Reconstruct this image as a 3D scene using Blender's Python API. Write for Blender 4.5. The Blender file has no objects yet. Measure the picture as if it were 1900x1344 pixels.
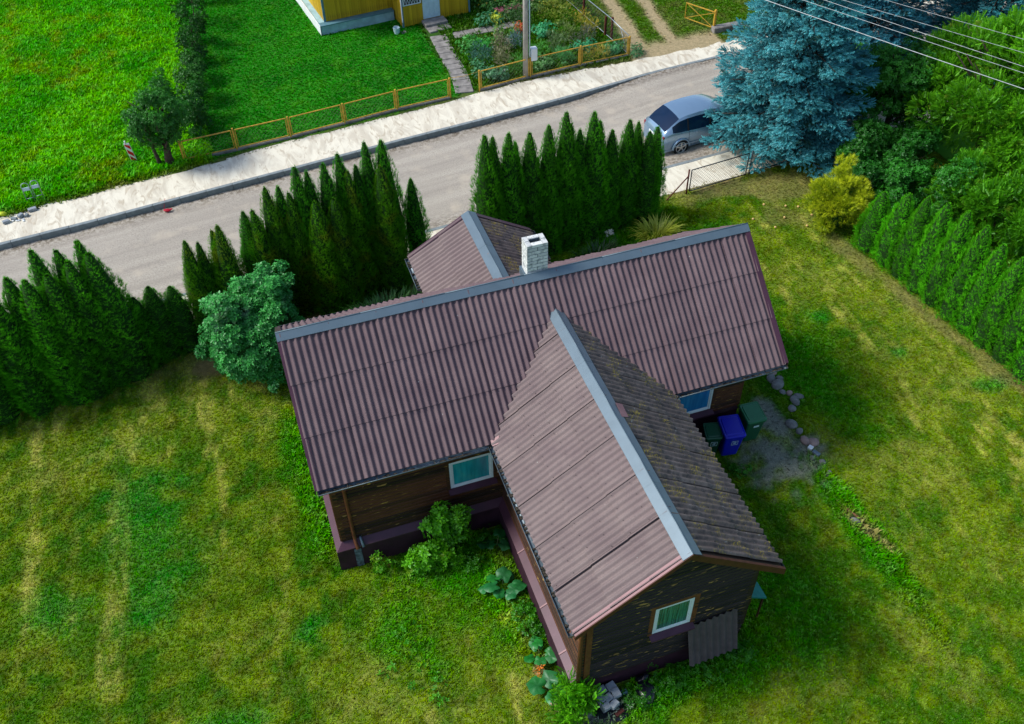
import bpy, bmesh, math, random
import numpy as np
from mathutils import Vector, Matrix
sc = bpy.context.scene
COL = sc.collection
R = math.radians
PI = math.pi

# ------------------------------------------------------------------ camera, sky, sun, exposure
F_PX, CAM = 1760.887, (0.205, -16.658, 20.740)
YAW, PITCH, ROLL = 0.3142, 0.7873, -0.0212
def cam_axes():
    d = Vector((math.sin(YAW)*math.cos(PITCH), math.cos(YAW)*math.cos(PITCH), -math.sin(PITCH)))
    r = Vector((math.cos(YAW), -math.sin(YAW), 0)); u = r.cross(d)
    return r*math.cos(ROLL)+u*math.sin(ROLL), -r*math.sin(ROLL)+u*math.cos(ROLL), d
_r, _u, _d = cam_axes()
cam = bpy.data.cameras.new('camera'); camo = bpy.data.objects.new('camera', cam); COL.objects.link(camo)
camo.matrix_world = Matrix(((_r.x, _u.x, -_d.x, CAM[0]), (_r.y, _u.y, -_d.y, CAM[1]), (_r.z, _u.z, -_d.z, CAM[2]), (0, 0, 0, 1)))
cam.sensor_fit = 'HORIZONTAL'; cam.sensor_width = 36; cam.lens = F_PX/1900*36; cam.clip_end = 800; cam.clip_start = .2
sc.camera = camo
SUN_EL, SUN_AZ = 48, 164          # azimuth of the sun measured from +x towards +y: light comes from the left, a little from behind
wd = bpy.data.worlds.new('World'); sc.world = wd; wd.use_nodes = True
nt = wd.node_tree; sky = nt.nodes.new('ShaderNodeTexSky'); sky.sky_type = 'NISHITA'; sky.sun_disc = False
sky.sun_elevation = R(SUN_EL); sky.sun_rotation = R(90-SUN_AZ); sky.air_density = 1.0; sky.dust_density = 1.5
bg = nt.nodes['Background']; bg.inputs[1].default_value = .135
nt.links.new(sky.outputs[0], bg.inputs[0])
sl = bpy.data.lights.new('sun', 'SUN'); sl.energy = 2.75; sl.angle = R(17); sl.color = (1, .96, .88)
so = bpy.data.objects.new('sun', sl); COL.objects.link(so)
sdir = Vector((math.cos(R(SUN_EL))*math.cos(R(SUN_AZ)), math.cos(R(SUN_EL))*math.sin(R(SUN_AZ)), math.sin(R(SUN_EL))))
so.rotation_euler = sdir.to_track_quat('Z', 'Y').to_euler()
sc.view_settings.view_transform = 'Standard'; sc.view_settings.look = 'None'
sc.view_settings.exposure = 0.5; sc.view_settings.gamma = 1; sc.view_settings.use_curve_mapping = False
sc.cycles.max_bounces = 5; sc.cycles.diffuse_bounces = 3; sc.cycles.glossy_bounces = 2
sc.cycles.transmission_bounces = 2; sc.cycles.transparent_max_bounces = 4

# ------------------------------------------------------------------ helpers
def tag(o, label=None, cat=None, group=None, kind=None):
    if label: o['label'] = label
    if cat: o['category'] = cat
    if group: o['group'] = group
    if kind: o['kind'] = kind
    return o
def empty(name, loc=(0, 0, 0), rz=0, parent=None):
    o = bpy.data.objects.new(name, None); COL.objects.link(o); o.location = loc; o.rotation_euler = (0, 0, rz)
    o.empty_display_size = .2
    if parent: o.parent = parent
    return o
def link(name, me, mat=None, parent=None, loc=None, rz=None):
    o = bpy.data.objects.new(name, me); COL.objects.link(o)
    if mat is not None and not me.materials: me.materials.append(mat)
    if parent: o.parent = parent
    if loc is not None: o.location = loc
    if rz is not None: o.rotation_euler = (0, 0, rz)
    return o
def copy_tree(o, parent=None):
    c = o.copy(); COL.objects.link(c); c.parent = parent
    for ch in o.children: copy_tree(ch, c)
    return c
def npmesh(name, V, Fc, tone=None, mi=None, smooth=False, extra=None):
    """V (n,3), Fc list of arrays (m,k): fast mesh"""
    me = bpy.data.meshes.new(name)
    if not isinstance(Fc, list): Fc = [Fc]
    V = np.asarray(V, dtype=np.float32)
    me.vertices.add(len(V)); me.vertices.foreach_set('co', V.ravel())
    loops = np.concatenate([f.ravel() for f in Fc]).astype(np.int32)
    sizes = np.concatenate([np.full(len(f), f.shape[1], dtype=np.int32) for f in Fc])
    starts = np.concatenate([[0], np.cumsum(sizes)[:-1]]).astype(np.int32)
    me.loops.add(len(loops)); me.loops.foreach_set('vertex_index', loops)
    me.polygons.add(len(sizes)); me.polygons.foreach_set('loop_start', starts)
    if mi is not None: me.polygons.foreach_set('material_index', np.asarray(mi, dtype=np.int32))
    if smooth: me.polygons.foreach_set('use_smooth', np.ones(len(sizes), dtype=bool))
    me.update(calc_edges=True)
    if tone is not None:
        a = me.attributes.new('tone', 'FLOAT', 'POINT'); a.data.foreach_set('value', np.asarray(tone, dtype=np.float32))
    if extra:
        for k, v in extra.items():
            v = np.asarray(v, dtype=np.float32)
            if v.ndim == 1:
                a = me.attributes.new(k, 'FLOAT', 'POINT'); a.data.foreach_set('value', v)
            else:
                a = me.attributes.new(k, 'FLOAT_COLOR', 'POINT')
                a.data.foreach_set('color', np.concatenate([v, np.ones((len(v), 1), np.float32)], 1).ravel())
    return me
class MB:
    def __init__(s): s.bm = bmesh.new()
    def _mat(s, n0, mi):
        if mi:
            s.bm.faces.ensure_lookup_table()
            for f in s.bm.faces[n0:]: f.material_index = mi
    def box(s, lo, hi, mi=0, M=None, bev=0):
        n0 = len(s.bm.faces)
        c = [(lo[i]+hi[i])/2 for i in range(3)]; d = [abs(hi[i]-lo[i]) for i in range(3)]
        m = Matrix.Translation(c) @ Matrix.Diagonal((d[0], d[1], d[2], 1))
        if M is not None: m = M @ m
        g = bmesh.ops.create_cube(s.bm, size=1, matrix=m)
        if bev:
            es = list({e for v in g['verts'] for e in v.link_edges})
            bmesh.ops.bevel(s.bm, geom=es, offset=bev, segments=1, affect='EDGES', clamp_overlap=True)
        s._mat(n0, mi); return s
    def bar(s, a, b, w, h=None, mi=0, up=(0, 0, 1), bev=0):
        a, b = Vector(a), Vector(b); h = h or w
        d = b-a; L = d.length; x = d.normalized(); z = Vector(up); y = z.cross(x)
        if y.length < 1e-4: y = Vector((0, 1, 0)).cross(x)
        y.normalize(); z = x.cross(y)
        M = Matrix(((x.x, y.x, z.x, (a.x+b.x)/2), (x.y, y.y, z.y, (a.y+b.y)/2), (x.z, y.z, z.z, (a.z+b.z)/2), (0, 0, 0, 1)))
        return s.box((-L/2, -w/2, -h/2), (L/2, w/2, h/2), mi, M, bev)
    def tube(s, pts, r, n=8, mi=0, caps=True):
        n0 = len(s.bm.faces)
        pts = [Vector(p) for p in pts]; rs = r if isinstance(r, (list, tuple)) else [r]*len(pts)
        rings = []; ref = None
        for i, p in enumerate(pts):
            d = (pts[min(i+1, len(pts)-1)]-pts[max(i-1, 0)]).normalized()
            if ref is None:
                ref = Vector((0, 0, 1)).cross(d)
                if ref.length < .05: ref = Vector((1, 0, 0)).cross(d)
            x = (ref-d*ref.dot(d)).normalized(); y = d.cross(x); ref = x
            rings.append([s.bm.verts.new(p+(x*math.cos(2*PI*k/n)+y*math.sin(2*PI*k/n))*rs[i]) for k in range(n)])
        for a, b in zip(rings, rings[1:]):
            for k in range(n): s.bm.faces.new((a[k], a[(k+1) % n], b[(k+1) % n], b[k])).smooth = True
        if caps:
            s.bm.faces.new(rings[0][::-1]); s.bm.faces.new(rings[-1])
        s._mat(n0, mi); return s
    def poly(s, pts, mi=0):
        f = s.bm.faces.new([s.bm.verts.new(p) for p in pts]); f.material_index = mi; return s
    def prism(s, pts, off, mi=0):
        """closed polygon pts extruded by the vector off"""
        n0 = len(s.bm.faces); off = Vector(off)
        a = [s.bm.verts.new(p) for p in pts]; b = [s.bm.verts.new(Vector(p)+off) for p in pts]; n = len(a)
        s.bm.faces.new(a[::-1]); s.bm.faces.new(b)
        for k in range(n): s.bm.faces.new((a[k], a[(k+1) % n], b[(k+1) % n], b[k]))
        s._mat(n0, mi); return s
    def blob(s, c, rad, seed=0, sub=2, amp=.18, mi=0):
        rnd = random.Random(seed); n0 = len(s.bm.faces)
        g = bmesh.ops.create_icosphere(s.bm, subdivisions=sub, radius=1)
        ph = [(Vector((rnd.uniform(-2, 2), rnd.uniform(-2, 2), rnd.uniform(-2, 2))), rnd.uniform(0, 6)) for _ in range(5)]
        for v in g['verts']:
            k = 1+amp*sum(math.sin(v.co.dot(a)+b) for a, b in ph)/2.2
            v.co = Vector((v.co.x*rad[0]*k, v.co.y*rad[1]*k, v.co.z*rad[2]*k))+Vector(c)
        s._mat(n0, mi); return s
    def build(s, name, mats, parent=None, loc=None, rz=None, mod=None):
        me = bpy.data.meshes.new(name); bmesh.ops.recalc_face_normals(s.bm, faces=s.bm.faces)
        s.bm.to_mesh(me); s.bm.free()
        for m in (mats if isinstance(mats, (list, tuple)) else [mats]): me.materials.append(m)
        return link(name, me, None, parent, loc, rz)

# ------------------------------------------------------------------ materials
def hexl(r, g, b):
    f = lambda c: (c/255/12.92) if c/255 <= .04045 else ((c/255+.055)/1.055)**2.4
    return (f(r), f(g), f(b))
class NT:
    def __init__(s, name):
        s.m = bpy.data.materials.new(name); s.m.use_nodes = True; s.t = s.m.node_tree; s.t.nodes.clear()
        s.out = s.t.nodes.new('ShaderNodeOutputMaterial')
    def n(s, typ, **k):
        nd = s.t.nodes.new('ShaderNode'+typ)
        for a, b in k.items(): setattr(nd, a, b)
        return nd
    def l(s, a, b): s.t.links.new(a, b)
    def geo(s): return s.n('NewGeometry').outputs['Position']
    def obj(s): return s.n('TexCoord').outputs['Object']
    def scale(s, vec, sc_):
        m = s.n('Mapping'); s.l(vec, m.inputs[0]); m.inputs['Scale'].default_value = sc_; return m.outputs[0]
    def noise(s, vec, scale, detail=3, rough=.55, out=0):
        x = s.n('TexNoise'); x.inputs['Scale'].default_value = scale; x.inputs['Detail'].default_value = detail
        x.inputs['Roughness'].default_value = rough
        if vec is not None: s.l(vec, x.inputs['Vector'])
        return x.outputs[out]
    def ramp(s, fac, lo, hi, c0=(0, 0, 0), c1=(1, 1, 1)):
        r = s.n('ValToRGB'); e = r.color_ramp.elements
        e[0].position = lo; e[1].position = hi; e[0].color = (*c0, 1); e[1].color = (*c1, 1); s.l(fac, r.inputs[0]); return r.outputs[0]
    def mix(s, fac, a, b, mode='MIX'):
        x = s.n('MixRGB', blend_type=mode)
        for i, v in ((0, fac), (1, a), (2, b)):
            if hasattr(v, 'links') or hasattr(v, 'is_linked'): s.l(v, x.inputs[i])
            elif i == 0: x.inputs[0].default_value = v
            else: x.inputs[i].default_value = (*v, 1)
        return x.outputs[0]
    def math(s, op, a, b=None):
        x = s.n('Math', operation=op)
        for i, v in ((0, a), (1, b)):
            if v is None: continue
            if hasattr(v, 'is_linked'): s.l(v, x.inputs[i])
            else: x.inputs[i].default_value = v
        return x.outputs[0]
    def bsdf(s, col, rough=.7, metal=0, spec=.3, bump=None, bstr=.3, bdist=.02, coat=0):
        p = s.n('BsdfPrincipled'); p.inputs['Metallic'].default_value = metal
        if hasattr(rough, 'is_linked'): s.l(rough, p.inputs['Roughness'])
        else: p.inputs['Roughness'].default_value = rough
        p.inputs['Specular IOR Level'].default_value = spec; p.inputs['Coat Weight'].default_value = coat
        if hasattr(col, 'is_linked'): s.l(col, p.inputs['Base Color'])
        else: p.inputs['Base Color'].default_value = (*col, 1)
        if bump is not None:
            b = s.n('Bump'); b.inputs['Strength'].default_value = bstr; b.inputs['Distance'].default_value = bdist
            s.l(bump, b.inputs['Height']); s.l(b.outputs[0], p.inputs['Normal'])
        s.l(p.outputs[0], s.out.inputs[0]); return s.m
def plain(name, col, rough=.6, metal=0, var=.25, scale=9, spec=.3, coat=0, bstr=.15):
    t = NT(name); g = t.obj(); nz = t.noise(g, scale, 4)
    inf = t.n('ObjectInfo').outputs['Random']
    c = t.mix(t.ramp(nz, .3, .7), tuple(v*(1-var) for v in col), tuple(min(1, v*(1+var)) for v in col))
    c = t.mix(t.math('MULTIPLY', inf, .25), c, tuple(v*(1-var) for v in col))
    return t.bsdf(c, rough, metal, spec, bump=nz, bstr=bstr, bdist=.01, coat=coat)
def leaf_mat(name, dark, light, rnd=.25, trans=.3, gloss=.02, hue=None):
    """tone attribute: 0 inner/old, 1 young tip; low spruce tone also paints shade between boughs"""
    t = NT(name); a = t.n('Attribute', attribute_name='tone').outputs['Fac']
    c = t.mix(a, dark, light)
    if hue: c = t.mix(t.ramp(t.noise(t.geo(), hue[1], 2), hue[2], hue[2]+.12), c, hue[0])
    oi = t.n('ObjectInfo'); c = t.mix(1, c, oi.outputs['Color'], 'MULTIPLY')
    c = t.mix(t.math('MULTIPLY', oi.outputs['Random'], rnd), c, tuple(v*.5 for v in dark))
    d = t.n('BsdfDiffuse'); tr = t.n('BsdfTranslucent'); gl = t.n('BsdfGlossy'); gl.inputs['Roughness'].default_value = .45
    gl.inputs[0].default_value = (.8, .9, .9, 1)
    t.l(c, d.inputs[0]); t.l(c, tr.inputs[0])
    m1 = t.n('MixShader'); m1.inputs[0].default_value = trans; t.l(d.outputs[0], m1.inputs[1]); t.l(tr.outputs[0], m1.inputs[2])
    m2 = t.n('MixShader'); m2.inputs[0].default_value = gloss; t.l(m1.outputs[0], m2.inputs[1]); t.l(gl.outputs[0], m2.inputs[2])
    t.l(m2.outputs[0], t.out.inputs[0]); return t.m

def roof_mat(name, c0, c1, weather):
    t = NT(name); g = t.geo(); oi = t.n('ObjectInfo')
    c = t.mix(t.ramp(t.noise(g, 1.6, 4), .32, .68), c0, c1)
    c = t.mix(t.math('MULTIPLY', oi.outputs['Random'], .22), c, tuple(v*.7 for v in c0))
    fine = t.noise(g, 38, 3)
    c = t.mix(t.ramp(fine, .55, .8), c, tuple(v*.72 for v in c0))
    spk = t.n('TexVoronoi'); spk.inputs['Scale'].default_value = 2.3; t.l(g, spk.inputs['Vector'])
    c = t.mix(t.ramp(spk.outputs['Distance'], .018, .03, (1, 1, 1), (0, 0, 0)), c, (.5, .52, .5))
    if weather:
        c = t.mix(t.ramp(t.noise(g, 4.5, 6, .7), .42, .66), c, (.055, .05, .052))
        li = t.math('MULTIPLY', t.ramp(t.noise(g, 2.1, 5, .6), .5, .62), t.ramp(t.noise(g, 24, 3), .5, .62))
        c = t.mix(t.math('MULTIPLY', li, weather), c, (.36, .27, .04))
        wh = t.math('MULTIPLY', t.ramp(t.noise(g, 13, 4), .66, .72), .7)
        c = t.mix(wh, c, (.32, .33, .33))
    return t.bsdf(c, .78, 0, .25, bump=fine, bstr=.25, bdist=.006)
M = {}
M['roof'] = roof_mat('brown_fibre_cement', (.118, .080, .092), (.162, .114, .124), 0)
M['roof_light'] = roof_mat('pale_brown_fibre_cement', (.165, .125, .128), (.215, .170, .165), 0)
M['roof_old'] = roof_mat('lichened_fibre_cement', (.135, .105, .095), (.20, .165, .150), 1)
M['ridge'] = plain('ridge_metal', (.105, .155, .195), .42, .25, .08, 3, .5)
M['purple'] = plain('maroon_sheet_metal', (.070, .026, .044), .4, .1, .2, 2.5, .5)
M['pink'] = plain('faded_maroon_metal', (.22, .115, .125), .45, .1, .12, 3, .5)
M['redboard'] = plain('red_brown_board', (.07, .018, .013), .5, 0, .3, 6)
M['soffit'] = plain('soffit_boards', (.035, .02, .015), .8)
M['gutter'] = plain('grey_gutter', (.10, .14, .17), .4, .3, .35, 12, .5)
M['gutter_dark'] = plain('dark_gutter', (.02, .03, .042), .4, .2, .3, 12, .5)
M['debris'] = plain('gutter_debris', (.05, .045, .035), .95, 0, .6, 30)
def wood_mat(w0, w1, pk=.640):
    t = NT('peeling_dark_wood'); g = t.obj(); oi = t.n('ObjectInfo')
    wv = t.n('VectorMath', operation='ADD'); t.l(g, wv.inputs[0]); t.l(oi.outputs['Location'], wv.inputs[1]); v = wv.outputs[0]
    gr = t.noise(t.scale(v, (1.2, 1.2, 26)), 3, 5, .7)
    c = t.mix(t.ramp(gr, .3, .75), w0, w1)
    c = t.mix(t.ramp(oi.outputs['Random'], .2, .9, (0, 0, 0), (.85, .85, .85)), c, (.004, .003, .003))
    pe = t.noise(t.scale(v, (2.8, 2.8, 17)), 1.3, 2.5, .5)
    big = t.ramp(t.noise(v, .9, 2), .42, .6)
    k = t.math('MULTIPLY', t.ramp(pe, pk, pk+.025), big)
    c = t.mix(k, c, t.mix(t.noise(v, 30, 2), (.26, .12, .015), (.55, .38, .09)))
    return t.bsdf(c, .6, 0, .35, bump=gr, bstr=.4, bdist=.01)
M['wood'] = wood_mat((.034, .011, .005), (.17, .060, .022)); M['wood_black'] = wood_mat((.009, .006, .010), (.048, .030, .036), .622)
M['brownpost'] = plain('brown_post', (.13, .045, .018), .55, 0, .35, 7)
M['white'] = plain('white_frame', (.62, .70, .75), .35, 0, .06, 5, .5)
def glass_mat(name, c0, c1, sc_=6):
    t = NT(name); g = t.obj()
    w = t.noise(t.scale(g, (sc_, sc_, .8)), 1.4, 2)
    c = t.mix(t.ramp(w, .3, .7), c0, c1)
    return t.bsdf(c, .12, 0, .6, coat=.5)
M['glass_teal'] = glass_mat('teal_curtained_glass', (.006, .20, .26), (.015, .34, .40))
M['glass_blue'] = glass_mat('blue_curtained_glass', (.015, .14, .36), (.03, .24, .50))
M['glass_green'] = glass_mat('green_curtained_glass', (.003, .05, .04), (.05, .26, .17), 22)
def brick_mat():
    t = NT('white_silicate_brick'); g = t.geo(); oi = t.n('ObjectInfo')
    c = t.mix(oi.outputs['Random'], (.48, .50, .50), (.68, .70, .68))
    c = t.mix(t.ramp(t.noise(g, 9, 5, .65), .48, .72), c, (.16, .19, .20))
    return t.bsdf(c, .9, 0, .2, bump=t.noise(g, 60, 2), bstr=.3, bdist=.008)
M['brick'] = brick_mat()
M['mortar'] = plain('dark_mortar', (.10, .13, .145), .95)
M['soot'] = plain('soot', (.01, .012, .015), .95)
M['concrete'] = plain('old_concrete', (.22, .21, .20), .95, 0, .4, 4)
M['greenbin'] = plain('green_plastic', (.006, .085, .035), .35, 0, .15, 3, .5)
M['greenlid'] = plain('green_lid_plastic', (.012, .14, .05), .35, 0, .15, 3, .5)
M['darkgreenbin'] = plain('dark_green_plastic', (.004, .045, .022), .35, 0, .15, 3, .5)
M['bluebin'] = plain('blue_plastic', (.004, .008, .42), .35, 0, .12, 3, .5)
M['rubber'] = plain('black_rubber', (.012, .012, .013), .8)
M['label'] = plain('label_print', (.45, .62, .62), .5)
M['bark'] = plain('bark', (.06, .045, .035), .95, 0, .5, 14, .2, 0, .5)
M['yellowpaint'] = plain('yellow_fence_paint', (.50, .30, .035), .5, 0, .35, 9)
M['wire'] = plain('wire_mesh', (.16, .15, .12), .6, .3)
M['galv'] = plain('galvanised_steel', (.30, .36, .40), .35, .5, .15, 5, .5)
M['cable'] = plain('aluminium_cable', (.42, .46, .48), .4, .2)
M['rust'] = plain('rusty_post', (.10, .025, .018), .8, 0, .4, 12)
M['darkrail'] = plain('dark_steel_tube', (.035, .045, .055), .5, .3)
M['stone'] = plain('fieldstone', (.17, .18, .175), .9, 0, .45, 6, .25, 0, .4)
M['stone_pink'] = plain('pink_granite', (.30, .22, .19), .9, 0, .35, 6, .25, 0, .4)
M['paver'] = plain('grey_paver', (.27, .31, .35), .9, 0, .3, 8, .25, 0, .3)
M['blackbag'] = plain('black_plastic', (.006, .008, .014), .3, 0, .3, 8, .6)
M['teal'] = plain('teal_board', (.012, .17, .15), .6, 0, .2, 5)
M['kerb'] = plain('kerb_concrete', (.20, .235, .25), .9, 0, .22, 5, .25, 0, .2)
M['red'] = plain('red_plastic', (.42, .01, .03), .5)
M['redwhite_red'] = plain('sign_red', (.55, .008, .012), .4, 0, .05)
M['signwhite'] = plain('sign_white', (.70, .74, .76), .4, 0, .06)
M['darkmetal'] = plain('dark_corrugated', (.085, .068, .078), .6, .1, .2, 5)

# ------------------------------------------------------------------ noise in numpy (value noise)
_rng = np.random.RandomState(7); _tab = _rng.rand(256, 256)
def vnoise(x, y):
    xi = np.floor(x).astype(int); yi = np.floor(y).astype(int); fx = x-xi; fy = y-yi
    fx = fx*fx*(3-2*fx); fy = fy*fy*(3-2*fy)
    g = lambda a, b: _tab[a & 255, b & 255]
    return (g(xi, yi)*(1-fx)+g(xi+1, yi)*fx)*(1-fy)+(g(xi, yi+1)*(1-fx)+g(xi+1, yi+1)*fx)*fy
def fbm(x, y, o=4):
    s = 0; a = .5; t = 0
    for k in range(o):
        s = s+a*vnoise(x*2**k+17.3*k, y*2**k+5.1*k); t += a; a *= .55
    return s/t
def sstep(a, b, x):
    t = np.clip((x-a)/(b-a), 0, 1); return t*t*(3-2*t)
def lerp(a, b, t): return a+(b-a)*t[..., None]

# ------------------------------------------------------------------ the street: lines in plan
KERB = np.array([(-60, 8.2), (-30, 12.0), (-8.69, 14.72), (-5.72, 14.98), (-2.99, 15.32), (5.99, 16.36), (11.2, 16.9), (14.06, 17.25), (16.5, 17.62), (18, 17.88), (20.6, 18.1), (30, 18.9), (60, 21)])
WFAR = np.array([(-60, 10), (-30, 13.7), (-8.61, 16.35), (-6.9, 16.6), (-3.55, 17.05), (-2.08, 17.2), (2.25, 17.8), (6.7, 18.3), (10.5, 18.78), (13, 19.15), (17.1, 19.15), (19.5, 19.1), (22, 19.3), (30, 20.2), (60, 23)])
NFAR = np.array([(-60, 4.6), (-8, 9.4), (5.94, 10.32), (15.7, 11.05), (19.5, 11.35), (30, 12.2), (60, 15)])     # road / near pavement
NNEAR = np.array([(-60, 3.2), (-8, 8.0), (5.9, 8.85), (15.6, 9.55), (20.4, 9.85), (30, 10.7), (60, 13.2)])    # near pavement / yard
def line(P, x): return np.interp(x, P[:, 0], P[:, 1])
def roadz(x): return -.21*(1-sstep(13.8, 18.3, np.asarray(x, float)))-.006
def far_inside_house(x, y): return (x > 5.3) & (x < 12.1) & (y > 26.7)

def grid_sheet(xs, y0, y1, ny, zf):
    """sheet between the curves y0(x) and y1(x)"""
    xs = np.asarray(xs); t = np.linspace(0, 1, ny)
    X = np.repeat(xs[:, None], ny, 1); Yy = y0(xs)[:, None]*(1-t)+y1(xs)[:, None]*t
    V = np.stack([X, Yy, zf(X, Yy)], -1).reshape(-1, 3); n = len(xs)
    i = np.arange(n-1)[:, None]*ny+np.arange(ny-1)[None]
    Fc = np.stack([i, i+ny, i+ny+1, i+1], -1).reshape(-1, 4); return V, Fc

# ---- colours of the ground cover
OL = np.array((.082, .180, .006)); DG = np.array((.040, .150, .004)); ST = np.array((.42, .43, .11)); LU = np.array((.030, .250, .006))
CL = np.array((.035, .30, .055)); EA = np.array((.24, .19, .09)); GR = np.array((.27, .285, .29)); SA = np.array((.42, .36, .25))
def spot(x, y, cx, cy, rx, ry, rot=0, soft=.35, nz=.5, ns=1.1):
    c, s = math.cos(rot), math.sin(rot); u = ((x-cx)*c+(y-cy)*s)/rx; v = (-(x-cx)*s+(y-cy)*c)/ry
    d = np.sqrt(u*u+v*v)+nz*(fbm(x*ns+cx*3, y*ns+cy, 4)-.5)*2
    return 1-sstep(1-soft, 1+soft, d)
def yard_col(x, y):
    n1 = fbm(x*.8+3, y*.8, 4); n2 = fbm(x*2.6, y*2.6+9, 4); n3 = fbm(x*5+1, y*5, 3)
    c = lerp(OL, DG, sstep(.38, .62, n1)); c = lerp(c, np.array((.165, .26, .016)), sstep(.45, .68, n2)*.9); c = lerp(c, np.array((.08, .085, .01)), sstep(.58, .72, fbm(x*4+3, y*4+11, 3))*.5)
    # mowing streaks: front left they run away from the camera, on the right along the hedge
    a = R(86.5); s1 = x*math.sin(a)-y*math.cos(a); l1 = x*math.cos(a)+y*math.sin(a)
    left = 1-sstep(5.0, 7.5, x+(y+9)*.2)
    warp = (fbm(x*.35, y*.35+4, 2)-.5)*1.1
    st1 = sstep(.52, .72, fbm((s1+l1*l1*.006+warp*.25)*1.9+3, l1*.16, 3))*sstep(.3, .62, fbm(s1*5, l1*1.1, 3))*left
    b = R(88); s2 = x*math.sin(b)-y*math.cos(b); l2 = x*math.cos(b)+y*math.sin(b)
    st2 = sstep(.50, .72, fbm((s2+warp*.2)*3.4+20, l2*.20, 3))*sstep(.3, .6, fbm(s2*5+9, l2*1.2, 3))*(sstep(13.6, 15.8, x))
    fine = sstep(.3, .68, n3)
    dry = np.clip(st1*1.3+st2*1.2, 0, 1.2)*(.45+.6*fine)
    dry = np.maximum(dry, sstep(.55, .75, fbm(x*.42+40, y*.42+7, 4))*(.0+.4*fine)); dry = dry*.9*(.45+.75*sstep(.35, .62, fbm(x*3.4+8, y*3.4, 3)))
    for sp_ in ((-2.0, 5.1, 1.3, .8, .1), (-.5, 3.2, 1.8, .9, -.4), (1.0, -4.5, 1.2, .9, .2), (3.3, -6.2, .45, 2.2, .35), (3.9, -8.9, 1.3, .7, .1),
                (.5, -6.2, 1.7, 1.3, 0), (17.3, 3.6, 1.8, 1.4, .3), (16.0, 6.2, 1.6, 1.0, 0), (18.4, -1.6, 1.3, 2.0, .25), (19.2, 1.2, .9, 3.5, .1), (15.5, -4, 1.2, 2.2, .3), (9.2, -9.2, 1.2, .7, .4), (13.0, -9.4, .6, 1.0, .3), (-6.5, 3.2, 1.8, .8, .2)):
        dry = np.maximum(dry, .58*spot(x, y, *sp_, soft=.8, nz=1.2)*(.25+.75*fine))
    c = lerp(c, ST, np.clip(dry*.82, 0, 1))
    lush = np.zeros_like(x)
    for q in ((-4.5, .6, 1.0, 2.2, .15), (-4.6, -1.6, .8, 1.0, 0), (-.95, -3.95, .38, .33, 0), (-3.2, -5.9, .7, .5, 0), (16.45, 1.6, .34, .3, 0), (-6.9, -1.5, .7, .6, 0), (15.6, 5.0, .2, .2, 0), (18.0, -.6, .25, .2, 0), (19.6, -2.7, .6, .25, 0)):
        lush = np.maximum(lush, .68*spot(x, y, *q, soft=.75, nz=1.1, ns=1.9))
    c = lerp(c, CL, lush*(.55+.45*n2))
    lu = np.zeros_like(x)
    for q in ((3.6, -4.4, .9, 2.4, .25), (3.2, -4.4, .9, 1.9, .55), (2.4, -3.5, 1.6, .8, 0), (1.3, -5.0, 1.0, 1.3, .3), (9.6, -4.5, 1.1, 3.6, -.1), (9.0, -8.2, 1.6, .8, 0), (6.2, -8.3, 2.2, .45, 0), (15.0, -.4, 1.1, 2.6, .1), (14.4, 1.8, .6, 2.5, .05), (14.0, 6.6, 2.0, .9, .1), (-.3, 1.0, .5, 2.8, 0), (12, 7.2, 2, .7, .1), (13.2, -6, .5, 2.6, .0), (10.5, -7.2, 1.2, 1.5, 0)):
        lu = np.maximum(lu, .85*spot(x, y, *q, soft=.5, nz=.7))
    c = lerp(c, LU, lu*(.5+.5*sstep(.3, .6, n2)))
    # bare earth and gravel
    ea = np.maximum(.9*spot(x, y, -2.1, 5.9, 1.0, .45, .2, nz=.8), .7*spot(x, y, 2.0, 7.0, 5.6, .9, .12))
    ea = np.maximum(ea, sstep(-6, 10, x)*.9*(1-sstep(.0, .7, line(NNEAR, x)-y-.0+(n2-.5)*1.2)))
    ea = np.maximum(ea, .6*spot(x, y, 17.8, 8.8, 2.4, .45, .0, nz=.7)); ea = np.maximum(ea, .55*spot(x, y, 19.6, 8.1, 1.3, .8, 0, nz=.7)); ea = np.maximum(ea, .35*spot(x, y, 18.4, 6.6, .9, .7, 0, nz=.9))
    ea = np.maximum(ea, .3*spot(x, y, 4.0, -4.9, .28, 2.7, 0, nz=.5)); ea = np.maximum(ea, .85*spot(x, y, 13.3, -6.0, .18, .9, .3))
    for (px, py) in ((19.4, 3.7), (19.75, 1.3), (20, -.6), (20.35, -2.4)): ea = np.maximum(ea, .55*spot(x, y, px, py, .35, 1.3, .15, nz=.7))
    c = lerp(c, EA*(1), ea); c = c*(1-.0*ea[..., None])
    gv = .8*spot(x, y, 12.35, -3.0, .85, .78, .2, soft=.7, nz=1.6, ns=3.2); gv = np.maximum(gv, .8*spot(x, y, 12.9, -1.8, .35, .8, 0, nz=.8, ns=2))
    gv = np.maximum(gv, .9*spot(x, y, 4.9, -8.25, .7, .25, 0, nz=.6))
    c = lerp(c, GR*.8, gv)
    bare = np.clip(np.maximum(ea, gv), 0, 1)
    under = ((x > .1) & (x < 11.9) & (y > -2.5) & (y < 2.5)) | ((x > 4.4) & (x < 8.6) & (y > -7.8) & (y < 0)) | ((x > 4.3) & (x < 7.4) & (y > 0) & (y < 4.2))
    dens = np.clip(1-bare*1.1, 0, 1)*(~under)
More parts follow.
